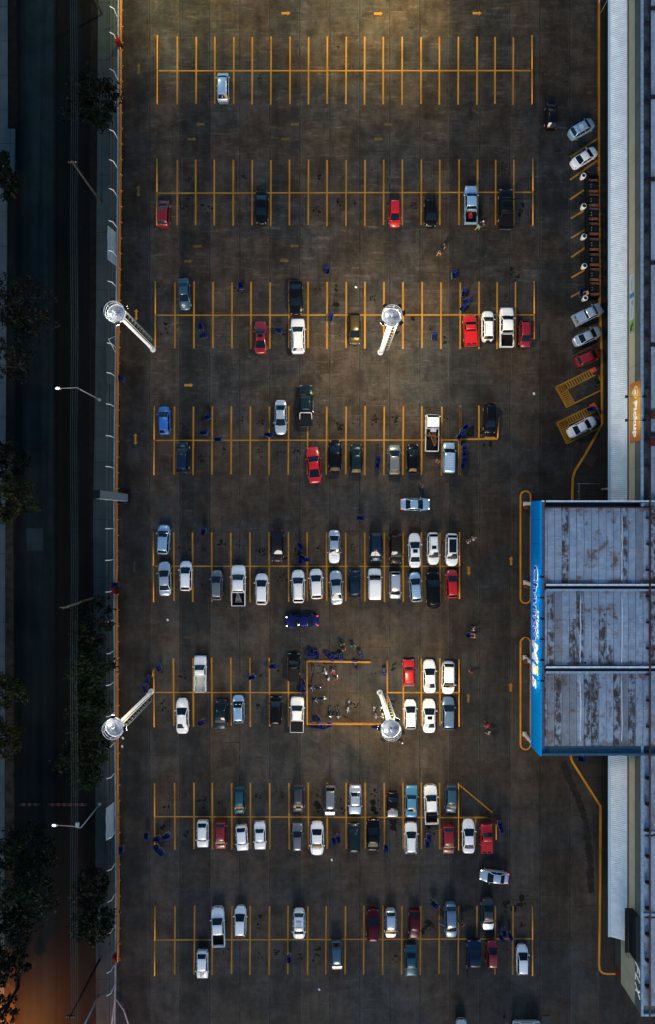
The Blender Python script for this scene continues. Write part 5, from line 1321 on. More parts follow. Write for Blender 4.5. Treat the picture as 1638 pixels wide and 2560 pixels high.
street_lamp(249, 999, 195, 970, 147, 971, 'street lamp with a lit head reaching over the road beside the fourth row')
street_lamp(250, 2010, 192, 2064, 138, 2063, 'street lamp with a lit head and a pale box beside the seventh row', True)
def pole(bx, by, lab, cross=True, h=11.0, m=M_WOODPOLE, grp='utility poles along the verge'):
    B = V3(bx, by, 0); t = thing('utility_pole', lab, 'utility pole', tuple(B), 0, grp)
    b = MB(); b.tube([(0, 0, -.1), (0, 0, h)], [.16, .11], 8); b.build('pole', m, t)
    if cross:
        b = MB(); b.box((0, 0, h - .4), (1.1, .10, .12)); b.build('crossarm', m, t)
        for k in range(4): b = MB(); b.tube([(-.45 + k * .3, 0, h - .34), (-.45 + k * .3, 0, h - .18)], .035, 6); b.build('insulator', M_CHROME, t)
    return B
pole(254, 507, 'wooden utility pole on the verge beside the second row')
pole(235, 1494, 'pale wooden utility pole on the verge just above the row of dark trees', m=mat('pale_pole_wood', (.13, .09, .065), .8))
pole(249, 2400, 'long dark utility pole near the bottom edge, upper of the two', m=M_TRIM)
pole(245, 2492, 'teal grey pole on the verge at the bottom edge, lower of the two', False, 6.0, M_GALV)
pole(255, 36, 'dark pole on the verge at the top edge of the photo', False, 9.0)
t = thing('overhead_wires', 'thin overhead wires running the length of the street above the verge', 'wires', (*G(183, 1300, 10.7), 0))
for k, x in enumerate((176, 181, 187, 192)):
    b = MB(); pts = []
    for i in range(61):
        y = -300 + i * 55; sag = .35 * (math.cos(y / 560 * 6.283) - 1) / 2; pts.append(Vector((*G(x, y, 10.7), 10.7 + sag)))
    b.tube(pts, .016, 4); part(b, 'wire', mat('wire_grey', (.06, .075, .075), .5), t)

# ------------------------------------------------------------------ low steel pipes at the row ends, motorcycle pen
def pipe_barrier(x, y0, y1, lab, z=.28, x2=None):
    a, c = V3(x, y0), V3(x2 if x2 else x, y1); t = thing('pipe_barrier', lab, 'barrier', tuple(a), 0, 'low yellow pipe barriers at row ends')
    b = MB(); b.tube([a + Vector((0, 0, z)), c + Vector((0, 0, z))], .085, 8); part(b, 'pipe', M_RAIL, t)
    n = 4
    for i in range(n + 1):
        q = a.lerp(c, i / n); b = MB(); b.tube([q, q + Vector((0, 0, z))], .06, 6); part(b, 'foot', M_RAIL, t)
for (k, (y0, ml, mr, y1, xs, sl)), (rn, _) in zip(ROWS.items(), ROWY):
    ya = 1672 if k == 'F' else y0
    pipe_barrier(xs[0], ya, ml - 1, f'low yellow pipe barrier at left end of {rn} row, upper half', x2=xs[0] + sl * .4)
    pipe_barrier(xs[0] + sl * .4, ml + 1, y1 - (14 if k == 'G' else 0), f'low yellow pipe barrier at left end of {rn} row, lower half', x2=xs[0] + sl)
    if k in 'ABCEGH':
        yb = {'C': 848, 'E': 1496}.get(k, y1)
        pipe_barrier(xs[-1], y0, mr - 1, f'low yellow pipe barrier at right end of {rn} row, upper half')
        pipe_barrier(xs[-1], mr + 1, yb, f'low yellow pipe barrier at right end of {rn} row, lower half')
pipe_barrier(1147, 1648, 1730, 'low yellow pipe barrier at right end of sixth row, upper half'); pipe_barrier(1147, 1733, 1815, 'low yellow pipe barrier at right end of sixth row, lower half')
pipe_barrier(1246, 1045, 1096, 'leaning yellow pipe barrier beside the black hatchback with white headlights', x2=1243)
pipe_barrier(1239.5, 2060, 2096, 'short yellow pipe barrier beside the small red pickup')
pipe_barrier(383, 1676, 1690, 'short stub of yellow pipe beside the shopping carts left of sixth row')
def pen_side(p, q, lab, n):
    a, c = V3(*p), V3(*q); t = thing('pen_railing', lab, 'railing', tuple(a), 0, 'railings around the motorcycle pen')
    for z in (.40, 1.0):
        b = MB(); b.tube([a + Vector((0, 0, z)), c + Vector((0, 0, z))], .045, 6); part(b, 'rail', M_RAIL, t)
    for i in range(n + 1):
        s_ = a.lerp(c, i / n); b = MB(); b.tube([s_, s_ + Vector((0, 0, 1.02))], .045, 6); part(b, 'rail_post', M_RAIL, t)
pen_side((768, 1650), (927, 1653), 'yellow railing on the upper side of the motorcycle pen', 5)
pen_side((768, 1651), (768.5, 1806), 'yellow railing on the left side of the motorcycle pen', 5)
pen_side((769, 1805.5), (955, 1806), 'yellow railing on the lower side of the motorcycle pen', 6)
pen_side((966.5, 1650), (967, 1728), 'yellow railing on the right side of the pen, upper half', 3)
pen_side((967, 1732), (967, 1800), 'yellow railing on the right side of the pen, lower half', 3)
for (p, q), lab in ((((780, 1657), (779, 1677)), 'upper left of the pen'), (((783, 1682), (779, 1705)), 'left side of the pen above the blue motorcycle'), (((783, 1744), (781, 1770)), 'left side of the pen below the blue motorcycle'), (((808, 1659), (836, 1657)), 'top of the pen'), (((858, 1790), (884, 1802)), 'bottom of the pen')):
    b = MB(); b.tube([V3(*p) + Vector((0, 0, .08)), V3(*q) + Vector((0, 0, .08))], .06, 6)
    tag(b.build('rusty_bar', M_RUSTPIPE), 'dark steel bar on the concrete, ' + lab, 'steel bar', 'loose bars in the motorcycle pen')
# rusty bicycle rack near the seventh row
p = V3(1227, 2043); t = thing('bike_rack', 'rusty brown bicycle rack at the right end of the seventh row', 'bicycle rack', tuple(p), R(-25))
b = MB()
for x in (-.75, .75): b.tube([(x, -.55, .05), (x, .55, .05)], .04, 6)
for z, y in ((.1, -.5), (.8, 0), (.1, .5)): b.tube([(-.8, y, z), (.8, y, z)], .04, 6)
b.build('frame', M_RUSTPIPE, t)
for i in range(7):
    b = MB(); x = -.66 + i * .22; b.tube([(x, -.5, .1), (x, 0, .8), (x, .5, .1)], .025, 5); b.build('hoop', M_RUSTPIPE, t)
b = MB(); b.tube([(-.8, 0, .8), (-1.15, .35, .8)], .035, 5); b.tube([(.8, .5, .3), (.8, -.8, .3)], .035, 5); b.build('side_arm', M_RUSTPIPE, t)

# ------------------------------------------------------------------ shopping carts
def make_cart():
    t = bpy.data.objects.new('shopping_cart', None); COL.objects.link(t); t.empty_display_size = .2
    b = MB(); P0 = [(-.20, -.34), (.20, -.34), (.17, .38), (-.17, .38)]; P1 = [(-.29, -.44), (.29, -.44), (.23, .50), (-.23, .50)]
    v0 = [Vector((x, y, .48)) for x, y in P0]; v1 = [Vector((x, y, .95)) for x, y in P1]
    for z in range(5):
        f = z / 4; ring = [v0[i].lerp(v1[i], f) for i in range(4)]; b.tube(ring, .018 if z < 4 else .026, 5, closed=True)
    for i in range(4):
        for k in range(6):
            f = k / 6; b.tube([v0[i].lerp(v0[(i + 1) % 4], f), v1[i].lerp(v1[(i + 1) % 4], f)], .012, 4)
    n = len(b.v)
    b.box((0, .02, .47), (.36, .70, .025)); b.build('basket', M_CART, t)
    b = MB()     # the solid blue side panels
    for i in range(4):
        a0, a1, c0_, c1_ = v0[i].lerp(v1[i], .08), v0[(i + 1) % 4].lerp(v1[(i + 1) % 4], .08), v0[i].lerp(v1[i], .86), v0[(i + 1) % 4].lerp(v1[(i + 1) % 4], .86)
        nrm = (a1 - a0).cross(c0_ - a0).normalized() * .012
        b.grid([[a0, a1], [c0_, c1_]], sm=False); b.grid([[a1 - nrm, a0 - nrm], [c1_ - nrm, c0_ - nrm]], sm=False)
    b.build('side_panel', M_CART, t)
    b = MB(); b.box((0, -.30, .78), (.42, .16, .03)); b.build('child_seat', M_CARTB, t)
    b = MB(); b.tube([(-.27, -.44, .95), (-.26, -.60, 1.02), (.26, -.60, 1.02), (.27, -.44, .95)], .022, 6); b.build('handle', M_CARTB, t)
    b = MB()
    for s_ in (1, -1): b.tube([(s_ * .24, -.42, .9), (s_ * .26, -.36, .16), (s_ * .22, .42, .16), (s_ * .17, .36, .46)], .016, 5)
    b.tube([(-.26, -.36, .16), (.26, -.36, .16)], .014, 5); b.build('chassis', M_GALV, t)
    for s_ in (1, -1):
        for y in (-.36, .40):
            b = MB(); x = s_ * (.26 if y < 0 else .21); b.tube([(x - .015, y, .065), (x + .015, y, .065)], .065, 10); b.build('wheel', M_RUBBER, t)
    return t
CARTS = [(818.6,677),(1135.7,687),(602,714),(502,817),(509,839),(697,826.6),(827,794),(1160,733),(1166,754),(1157,770),(1085,840.6),(519,1043),(510,1082),(546,1099),(671,1087),(945.7,1150),(943,1166),(1165,1067),(1154,1084),(1150,1090),(1161,1122),(1161,1137),(1160,1152),(1157,1164),(902,1295),(302,946),(304.5,1254),(289,1461),(508.6,1328),(751,1365),(751,1402),(758,1395),(766,1399),(901,1634),(396.6,1668),(371,1697),(363,1719),(630,1692),(682,1665),(772,1636),(780,1630),(789,1633),(792,1642),(758,1708),(757,1725),(504,1806),(822,1638),(829,1643),(843,1642),(853,1641),(888.6,1660),(961,1678),(795,1797),(787,1814),(802,1816),(809,1817),(821,1813),(940,1815),(948,1815),(366,2090),(392,2097),(416,2090),(391,2121),(401,2131),(835,2102),(846,2096),(1072,2094),(1068,2108),(965,2120),(723,2396),(1086.6,2261),(1455,733),(1477,1023),(1250,2062),(1253,2072),(1453,1896),(1260,2330),(1254,2345),(1276,2341),(302.6,2125)]
CROT = [180,180,15,8,100,70,175,175,120,140,175,120,95,90,80,180,0,130,150,140,180,180,180,170,90,60,90,90,170,30,0,60,100,20,200,160,200,110,90,0,20,90,0,10,20,110,60,30,90,0,200,5,30,80,90,100,110,90,95,10,95,120,30,45,10,195,180,190,5,180,45,0,100,180,20,90,180,40,15,0]
LAND = [(V3(c[1], c[2]), REF[id(c)]) for c in CARS] + [(V3(958, 850), 'mast of third row'), (V3(870, 1651), 'pen upper railing'), (V3(880, 1806), 'pen lower railing'), (V3(768.5, 1720), 'pen left railing'), (V3(380, 1700), 'yellow pipe left of sixth row'), (V3(389, 2080), 'yellow pipe left of seventh row'), (V3(297, 948), 'fence brace'), (V3(300, 1245), 'pylon sign'), (V3(288, 1475), 'middle hydrant cabinet'), (V3(1232, 2045), 'bicycle rack'), (V3(1478, 740), 'terrace'), (V3(300, 2100), 'lower fence rail')]
def near_word(x, y):
    P = V3(x, y); d, ref, q = min(((q - P).length, r_, q) for q, r_ in LAND if True) if False else min([((q - P).length, r_, tuple(q)) for q, r_ in LAND])
    dx, dy = P.x - q[0], P.y - q[1]
    w = ('left of' if dx < 0 else 'right of') if abs(dx) > abs(dy) else ('below' if dy < 0 else 'above')
    return w, ref
cart0 = make_cart()
groups = {}
for i, (x, y) in enumerate(CARTS): groups.setdefault(near_word(x, y), []).append(i)
for (w, ref), ids in groups.items():
    horiz = (max(CARTS[i][0] for i in ids) - min(CARTS[i][0] for i in ids)) > (max(CARTS[i][1] for i in ids) - min(CARTS[i][1] for i in ids))
    ids.sort(key=lambda i: CARTS[i][0] if horiz else CARTS[i][1])
    for n, i in enumerate(ids):
        if len(ids) == 1: pos = ''
        elif len(ids) == 2: pos = (', left one' if horiz else ', upper one') if n == 0 else (', right one' if horiz else ', lower one')
        else: pos = f', {ORD[n]} from ' + ('left' if horiz else 'top')
        o = cart0 if i == 0 else copy_tree(cart0)
        X, Y = G(CARTS[i][0], CARTS[i][1], .7)
        o.location = (X, Y, 0.0 if not (CARTS[i][0] > 1497 or (CARTS[i][0] > 1430 and CARTS[i][1] > 1890 and CARTS[i][1] < 1900)) else 0.13)
        o.rotation_euler = (0, 0, R(CROT[i] + random.uniform(-6, 6)))
        s_ = 1.0 + random.uniform(-.04, .06); o.scale = (s_, s_ * 1.02, 1)
        tag(o, f'blue shopping cart {w} the {ref}{pos}', 'shopping cart', 'shopping carts left around the lot')

# ------------------------------------------------------------------ motorcycles
def motorcycle(x, y, head, col, lab, white=False):
    X, Y = G(x, y, .6); t = thing('motorcycle', lab, 'motorcycle', (X, Y, 0), R(head), 'motorcycles parked in the pen')
    m = mat('moto_' + '%02d%02d%02d' % tuple(int(c * 99) for c in col), col, .25, coat=.6)
    for yy in (.68, -.62):
        b = MB(); pts = [(0, yy + .27 * math.cos(a * .3927), .30 + .27 * math.sin(a * .3927)) for a in range(16)]; b.tube(pts, .055, 6, closed=True); wl = b.build('wheel', M_RUBBER, t)
        b = MB(); b.tube([(-.04, yy, .3), (.04, yy, .3)], .18, 10); b.build('hub', M_ALLOY, wl)
    b = MB(); b.tube([(0, .45, .55), (0, .1, .42), (0, -.35, .45), (0, -.62, .3)], .06, 6); b.ell((0, 0, .38), (.16, .24, .2)); b.build('frame', M_TRIM, t)
    b = MB(); b.ell((0, .18, .78), (.17, .28, .15)); b.build('fuel_tank', m, t)
    b = MB(); b.ell((0, -.32, .78), (.15, .42, .08)); b.build('seat', M_TRIM, t)
    b = MB(); b.ell((0, -.72, .76), (.12, .22, .10)); b.build('tail_fairing', m if not white else mat('moto_white', (.6, .6, .58), .3), t)
    b = MB(); b.tube([(-.36, .30, 1.02), (-.18, .44, 1.0), (.18, .44, 1.0), (.36, .30, 1.02)], .022, 6); b.build('handlebar', M_CHROME, t)
    for s_ in (1, -1):
        b = MB(); b.tube([(s_ * .09, .46, .98), (s_ * .09, .68, .30)], .03, 6); b.build('fork', M_CHROME, t)
        b = MB(); b.tube([(s_ * .24, .42, 1.0), (s_ * .30, .40, 1.16)], .012, 4); b.ell((s_ * .31, .40, 1.18), (.07, .02, .045)); b.build('mirror', M_CHROME, t)
    b = MB(); b.ell((0, .58, .92), (.13, .12, .12)); b.build('headlight', M_HEADL, t)
    b = MB(); b.ell((0, .66, .60), (.09, .24, .06)); b.build('front_mudguard', m, t)
    b = MB(); b.tube([(.17, .05, .30), (.18, -.5, .32), (.19, -.85, .38)], [.03, .045, .05], 6); b.build('exhaust', M_CHROME, t)
for a in ((816.5,1685,20,(.45,.46,.46),'silver and black motorcycle in the upper left of the pen'), (836,1684,24,(.34,.01,.01),'red motorcycle in the pen beside the silver one'), (789,1720,82,(.01,.04,.12),'blue motorcycle parked against the left railing of the pen'), (799,1748,100,(.02,.02,.02),'dark motorcycle with chrome bars, parked crosswise below the blue one',True), (827,1781,180,(.03,.03,.03),'black motorcycle in the pen, leftmost of the lower line'), (846,1782,180,(.02,.02,.025),'black motorcycle in the pen, second from left in the lower line'), (870.5,1767,172,(.25,.26,.27),'silver motorcycle in the middle of the pen'), (939,1782,184,(.12,.12,.12),'dark grey motorcycle left of the cream scooter-like one'), (956,1782,190,(.45,.40,.27),'cream and black motorcycle beside the mast pole',True)):
    motorcycle(*a)

# ------------------------------------------------------------------ people
def skin_mesh(name, verts, edges, rad, m, levels=1):
    me = bpy.data.meshes.new(name); me.from_pydata(verts, edges, []); me.update()
    o = bpy.data.objects.new(name, me); COL.objects.link(o)
    sk_ = o.modifiers.new('s', 'SKIN'); 
    for i, r in enumerate(rad): me.skin_vertices[0].data[i].radius = (r, r) if not isinstance(r, tuple) else r
    me.skin_vertices[0].data[0].use_root = True
    if levels: sub = o.modifiers.new('d', 'SUBSURF'); sub.levels = levels; sub.render_levels = levels
    dg = bpy.context.evaluated_depsgraph_get(); dg.update()
    out = bpy.data.meshes.new_from_object(o.evaluated_get(dg)); bpy.data.objects.remove(o)
    out.name = name; out.materials.clear(); out.materials.append(m)
    for p in out.polygons: p.use_smooth = True
    return out
M_SKIN = mat('skin', (0.42, 0.24, 0.16), .6)
def figure_meshes(pose):
    """one continuous body per pose (facing +y), and clothes that follow the same skeleton"""
    J = {'pel': (0, 0, .95), 'bel': (0, .01, 1.10), 'che': (0, .0, 1.30), 'nek': (0, .02, 1.48), 'hd0': (0, .04, 1.56), 'hd1': (0, .05, 1.66), 'hd2': (0, .04, 1.74)}
    step = .26 if pose != 'stand' else .06
    for s, q in ((1, 'r'), (-1, 'l')):
        f = step * s
        J['hip' + q] = (.10 * s, 0, .90); J['kne' + q] = (.11 * s, f * .55 + .04, .50); J['ank' + q] = (.11 * s, f - .03, .09); J['toe' + q] = (.13 * s, f + .14, .04)
        J['sho' + q] = (.19 * s, 0, 1.42)
        if pose == 'push': J['elb' + q] = (.24 * s, .16, 1.17); J['wri' + q] = (.20 * s, .40, 1.08)
        elif pose == 'carry': J['elb' + q] = (.27 * s, -.03, 1.14); J['wri' + q] = (.20 * s, .20, 1.06)
        else: J['elb' + q] = (.27 * s, -f * .4 - .02, 1.14); J['wri' + q] = (.29 * s, -f * .9 + .05, .90)
    names = []; V = []; E = []; Rr = []
    def add(n, r, parent=None, pos=None):
        V.append(pos or J[n]); Rr.append(r); names.append(n)
        if parent is not None: E.append((names.index(parent), len(V) - 1))
    add('pel', (.15, .11)); add('bel', (.13, .10), 'pel'); add('che', (.165, .11), 'bel'); add('nek', .055, 'che'); add('hd0', .075, 'nek'); add('hd1', .10, 'hd0'); add('hd2', .075, 'hd1')
    add('nose', .022, 'hd1', (0, .165, 1.64))
    for s, q in ((1, 'r'), (-1, 'l')):
        add('ear' + q, .02, 'hd1', (.105 * s, .04, 1.65))
        add('hip' + q, .09, 'pel'); add('kne' + q, .058, 'hip' + q); add('ank' + q, .042, 'kne' + q); add('toe' + q, .04, 'ank' + q)
        add('sho' + q, .062, 'che'); add('elb' + q, .045, 'sho' + q); add('wri' + q, .030, 'elb' + q)
        w = Vector(J['wri' + q]); d = (w - Vector(J['elb' + q])).normalized(); side_ = Vector((s, 0, 0)) if pose in ('walk', 'stand') else Vector((s, 0, 0))
        across = d.cross(side_).normalized() if pose in ('walk', 'stand') else side_
        pm = w + d * .07; add('pal' + q, .036, 'wri' + q, tuple(pm))
        for k in range(4):
            o_ = across * ((k - 1.5) * .020); l = (.072, .082, .078, .060)[k]
            a = pm + d * .035 + o_; add(f'f{k}a{q}', .010, 'pal' + q, tuple(a)); add(f'f{k}b{q}', .0085, f'f{k}a{q}', tuple(a + d * l * .6 - side_ * .015)); add(f'f{k}c{q}', .007, f'f{k}b{q}', tuple(a + d * l * .9 - side_ * .035))
        th = w + d * .03 + across * .04 * (1 if q == 'r' else -1); add('tha' + q, .011, 'wri' + q, tuple(th)); add('thb' + q, .009, 'tha' + q, tuple(th + d * .045 + across * .015 * (1 if q == 'r' else -1)))
    body = skin_mesh('body', V, E, Rr, M_SKIN)
    def sub(keys, rad, edges, nm, m): 
        return skin_mesh(nm, [J[k] for k in keys], [(keys.index(a), keys.index(b_)) for a, b_ in edges], rad, m)
    ks = ['bel', 'che', 'pel', 'shor', 'shol', 'elbr', 'elbl']
    shirt = sub(ks, [(.155, .125), (.185, .13), (.165, .125), .085, .085, .062, .062], [('bel', 'che'), ('bel', 'pel'), ('che', 'shor'), ('che', 'shol'), ('shor', 'elbr'), ('shol', 'elbl')], 'shirt', M_SKIN)
    kt = ['pel', 'hipr', 'hipl', 'kner', 'knel', 'ankr', 'ankl']
    tr = sub(kt, [(.165, .125), .105, .105, .078, .078, .062, .062], [('pel', 'hipr'), ('pel', 'hipl'), ('hipr', 'kner'), ('hipl', 'knel'), ('kner', 'ankr'), ('knel', 'ankl')], 'trousers', M_SKIN)
    shoes = []
    for q in 'rl':
        b = MB(); a = Vector(J['toe' + q]); b.ell((a.x, a.y - .07, .05), (.055, .15, .05)); shoes.append(b)
    hair = MB(); hair.ell((0, .02, 1.69), (.115, .125, .105)); hair.ell((0, -.03, 1.62), (.10, .07, .10))
    return body, shirt, tr, shoes, hair
POSES = {}
def cloth(c): return mat('cloth_%02d%02d%02d' % tuple(int(v * 99) for v in c), c, .85)
def person(x, y, head, pose, shirt, trous, hair, lab, grp='people walking in the lot'):
    if pose not in POSES:
        b_, s_, t_, sh_, h_ = figure_meshes(pose); POSES[pose] = (b_, s_, t_, [q.build('shoe', M_TRIM) for q in sh_], h_.build('hair', M_TRIM))
        for o in POSES[pose][3] + [POSES[pose][4]]: COL.objects.unlink(o)
    B_, S_, T_, SH, HA = POSES[pose]
    t = bpy.data.objects.new('person', B_); COL.objects.link(t); t.location = (*G(x, y, .9), 0); t.rotation_euler = (0, 0, R(head))
    tag(t, lab, 'person', grp)
    for nm, me, c in (('shirt', S_, shirt), ('trousers', T_, trous), ('hair', HA.data, hair), ('shoe', SH[0].data, (.02, .02, .02)), ('shoe', SH[1].data, (.02, .02, .02))):
        o = bpy.data.objects.new(nm, me); COL.objects.link(o); o.parent = t; s_ = o.material_slots[0]; s_.link = 'OBJECT'; s_.material = cloth(c)
    return t
DK = (.012, .012, .014); BR = (.03, .018, .012)
person(1196, 568, -60, 'carry', (.03, .33, .42), (.30, .24, .06), BR, 'person in a turquoise shirt behind the pale blue pickup')
person(1206, 559, 150, 'stand', (.02, .025, .045), DK, (.62, .50, .42), 'person in dark clothes and a pale cap behind the pale blue pickup')
person(1110, 614, 140, 'walk', (.018, .014, .016), DK, BR, 'person in black walking, upper of a pair below the second row')
person(1099, 631, 145, 'walk', (.014, .016, .018), (.40, .20, .12), BR, 'person in a black top with bare legs, lower of a pair')
person(1095, 1152, 150, 'carry', (.28, .12, .09), DK, BR, 'person in a brownish top between the flatbed truck and the pale blue van')
person(1053, 1211, 160, 'walk', (.06, .065, .07), (.02, .02, .022), BR, 'person in dark grey walking above the pale blue driving car')
person(1171.5, 1355, 40, 'carry', (.55, .44, .40), (.10, .06, .05), BR, 'person in a pale top beside the fifth row, left of a pair')
person(1185, 1347, 50, 'walk', (.50, .48, .45), (.28, .27, .28), BR, 'person in pale clothes, right of a pair beside the fifth row')
person(1184, 1571, 85, 'walk', (.55, .36, .38), (.03, .03, .04), BR, 'person in a pink top walking below the fifth row')
person(1186.5, 1588.5, 90, 'push', (.42, .24, .18), (.02, .02, .03), BR, 'person in a tan top pushing a blue cart below the fifth row')
person(856, 1610, 20, 'walk', (.16, .19, .15), (.03, .04, .035), BR, 'person in grey green walking above the pen railing, upper one')
person(859, 1621, 200, 'carry', (.10, .012, .014), DK, BR, 'person in dark red stooping over carts above the pen railing')
person(882, 1613, 200, 'walk', (.02, .20, .18), DK, (.025, .02, .02), 'person in dark clothes with a teal bag above the pen railing')
person(1180, 1679, 30, 'walk', (.22, .035, .018), DK, BR, 'person in rusty red walking right of the sixth row')
person(1005, 1854, 25, 'walk', (.10, .035, .02), DK, (.62, .60, .58), 'person in a white cap beside the mast below the pen')
person(1219, 1813, 60, 'walk', (.45, .02, .04), DK, BR, 'person in a red shirt, upper of a pair near the porch')
person(1222, 1830, 65, 'walk', (.30, .30, .24), (.02, .02, .02), BR, 'person in a pale striped top, lower of a pair near the porch')
person(1467, 734, 100, 'push', (.42, .26, .20), (.04, .03, .03), BR, 'person pushing a blue cart at the lower end of the terrace')
person(1154, 2311, -60, 'carry', (.05, .012, .010), (.012, .01, .01), BR, 'person in dark brown at the open door of the blue-grey off-roader')
o = copy_tree(cart0); o.location = (*G(1174.5, 1588, .7), 0); o.rotation_euler = (0, 0, R(90)); tag(o, 'blue shopping cart being pushed by a person in a tan top', 'shopping cart', 'shopping carts left around the lot')

# ------------------------------------------------------------------ terrace in front of the store
M_DECK = mat('dark_deck', (0.010, 0.010, 0.011), .6, noise=.3)
M_BENCH = mat('bench_timber', (0.21, 0.085, 0.045), .6, noise=.3, nscale=6)
M_BENCHG = mat('grey_bench_timber', (0.16, 0.12, 0.115), .7, noise=.2)
t = thing('terrace_platform', 'long black terrace deck with railing along the store pavement', 'terrace', (*G(1478, 595), 0))
b = MB(); b.prism(px([(1465, 440), (1496, 440), (1498, 746), (1466, 746)]), 0, .16); part(b, 'deck', M_DECK, t)
b = MB(); b.prism(px([(1461, 440), (1465, 440), (1466, 746), (1462, 746)]), 0, .9); part(b, 'planter_screen', mat('black_screen', (0.006, 0.006, 0.007), .7), t)
b = MB()
for z in (.5, 1.0): b.tube([V3(1461, 440) + Vector((0, 0, z)), V3(1496, 440) + Vector((0, 0, z))], .03, 5); b.tube([V3(1462, 746) + Vector((0, 0, z)), V3(1497, 746) + Vector((0, 0, z))], .03, 5)
part(b, 'end_railing', M_BLACK, t)
for i in range(9):
    b = MB(); y = 440 + i * 306 / 8; p = V3(1462.5, y); b.tube([p, p + Vector((0, 0, 1.1))], .03, 5); part(b, 'railing_post', M_BLACK, t)
b = MB(); b.tube([V3(1461, 441) + Vector((0, 0, 1)), V3(1470, 425) + Vector((0, 0, 1)), V3(1496, 422) + Vector((0, 0, 1)), V3(1521, 418) + Vector((0, 0, 1))], .022, 5); part(b, 'barrier_cable', M_BLACK, t)
def bench(y, face, i):
    X, Y = G(1482.5 + (y - 440) * .012, y, .5); t = thing('terrace_bench', f'{"grey" if i == 4 else "brown"} timber bench on the terrace, {ORD[i]} from the top', 'bench', (X, Y, .16), 0 if face > 0 else math.pi, 'timber benches on the terrace')
    mm = M_BENCHG if i == 4 else M_BENCH
    b = MB()
    for k in range(3): b.box((0, -.12 + k * .12, .44), (1.28, .10, .04))
    b.build('seat', mm, t)
    for s_ in (1, -1): b = MB(); b.tube([(s_ * .52, -.15, 0), (s_ * .52, -.13, .42), (s_ * .52, .13, .42), (s_ * .52, .15, 0)], .022, 5); b.build('leg_frame', M_BLACK, t)
BY = [452, 478.5, 488.5, 513.5, 523.5, 548, 560.5, 585.5, 599, 624, 637.5, 662.5, 674.5, 699.5, 709.5, 735.5]
for i, y in enumerate(BY): bench(y, 1 if i % 2 else -1, i)
for i in range(8):
    y = (BY[2 * i] + BY[2 * i + 1]) / 2; X, Y = G(1483 + (y - 440) * .012, y, .8)
    t = thing('terrace_table', f'black table between timber benches on the terrace, {ORD[i]} from the top', 'table', (X, Y, .16), 0, 'black tables on the terrace')
    b = MB(); b.box((0, 0, .73), (1.25, .68, .04)); b.build('tabletop', mat('black_tabletop', (0.008, 0.012, 0.014), .25 if i in (2, 3) else .4), t)
    for s_ in (1, -1):
        b = MB(); b.tube([(s_ * .42, 0, 0), (s_ * .42, 0, .71)], .035, 6); b.box((s_ * .42, 0, .02), (.08, .5, .03)); b.build('leg', M_BLACK, t)
    for dy in (.15, -.2):
        b = MB(); b.lathe((X - .38, Y + dy, .93), [(.035, 0), (.04, .05), (.03, .1), (.02, .13)], 8)
        tag(b.build('condiment_pot', mat('pale_pot', (.35, .36, .36), .4)), f'tiny pale pot on the {ORD[i]} black terrace table from the top', 'pot', 'pots on the terrace tables')
M_POT = mat('white_planter', (0.70, 0.69, 0.65), .35, noise=.05)
M_LEAFD = mat('planter_leaf', (0.020, 0.035, 0.014), .6)
for i, (x, y) in enumerate(((1452.5, 448), (1453.5, 523), (1454, 598), (1455, 671), (1457, 751))):
    t = thing('planter', f'tall white planter beside the terrace, {ORD[i]} from the top', 'planter', (*G(x, y), 0), 0, 'white planters beside the terrace')
    b = MB(); b.lathe((0, 0, 0), [(.20, 0), (.27, .25), (.36, .75), (.37, 1.0), (.31, 1.12), (.25, 1.13), (.24, 1.0)], 20); b.build('pot', M_POT, t)
    b = MB(); b.cyl((0, 0), .235, .98, 1.02, 16); b.build('soil', mat('potting_soil', (.012, .009, .007), .9), t)
    b = MB()
    for k in range(60 if i in (1, 2, 3) else 14):
        a = random.random() * 6.28; r = random.uniform(.02, .26); z = 1.02 + random.uniform(.02, .26); c = Vector((r * math.cos(a), r * math.sin(a), z)); u = Vector((math.cos(a), math.sin(a), random.uniform(-.3, .5))).normalized() * .09; v = Vector((-math.sin(a), math.cos(a), 0)) * .03
        n = len(b.v); b.v += [tuple(c - u * .3), tuple(c + v), tuple(c + u), tuple(c - v)]; b.face((n, n + 1, n + 2, n + 3))
    b.build('foliage', M_LEAFD, t)

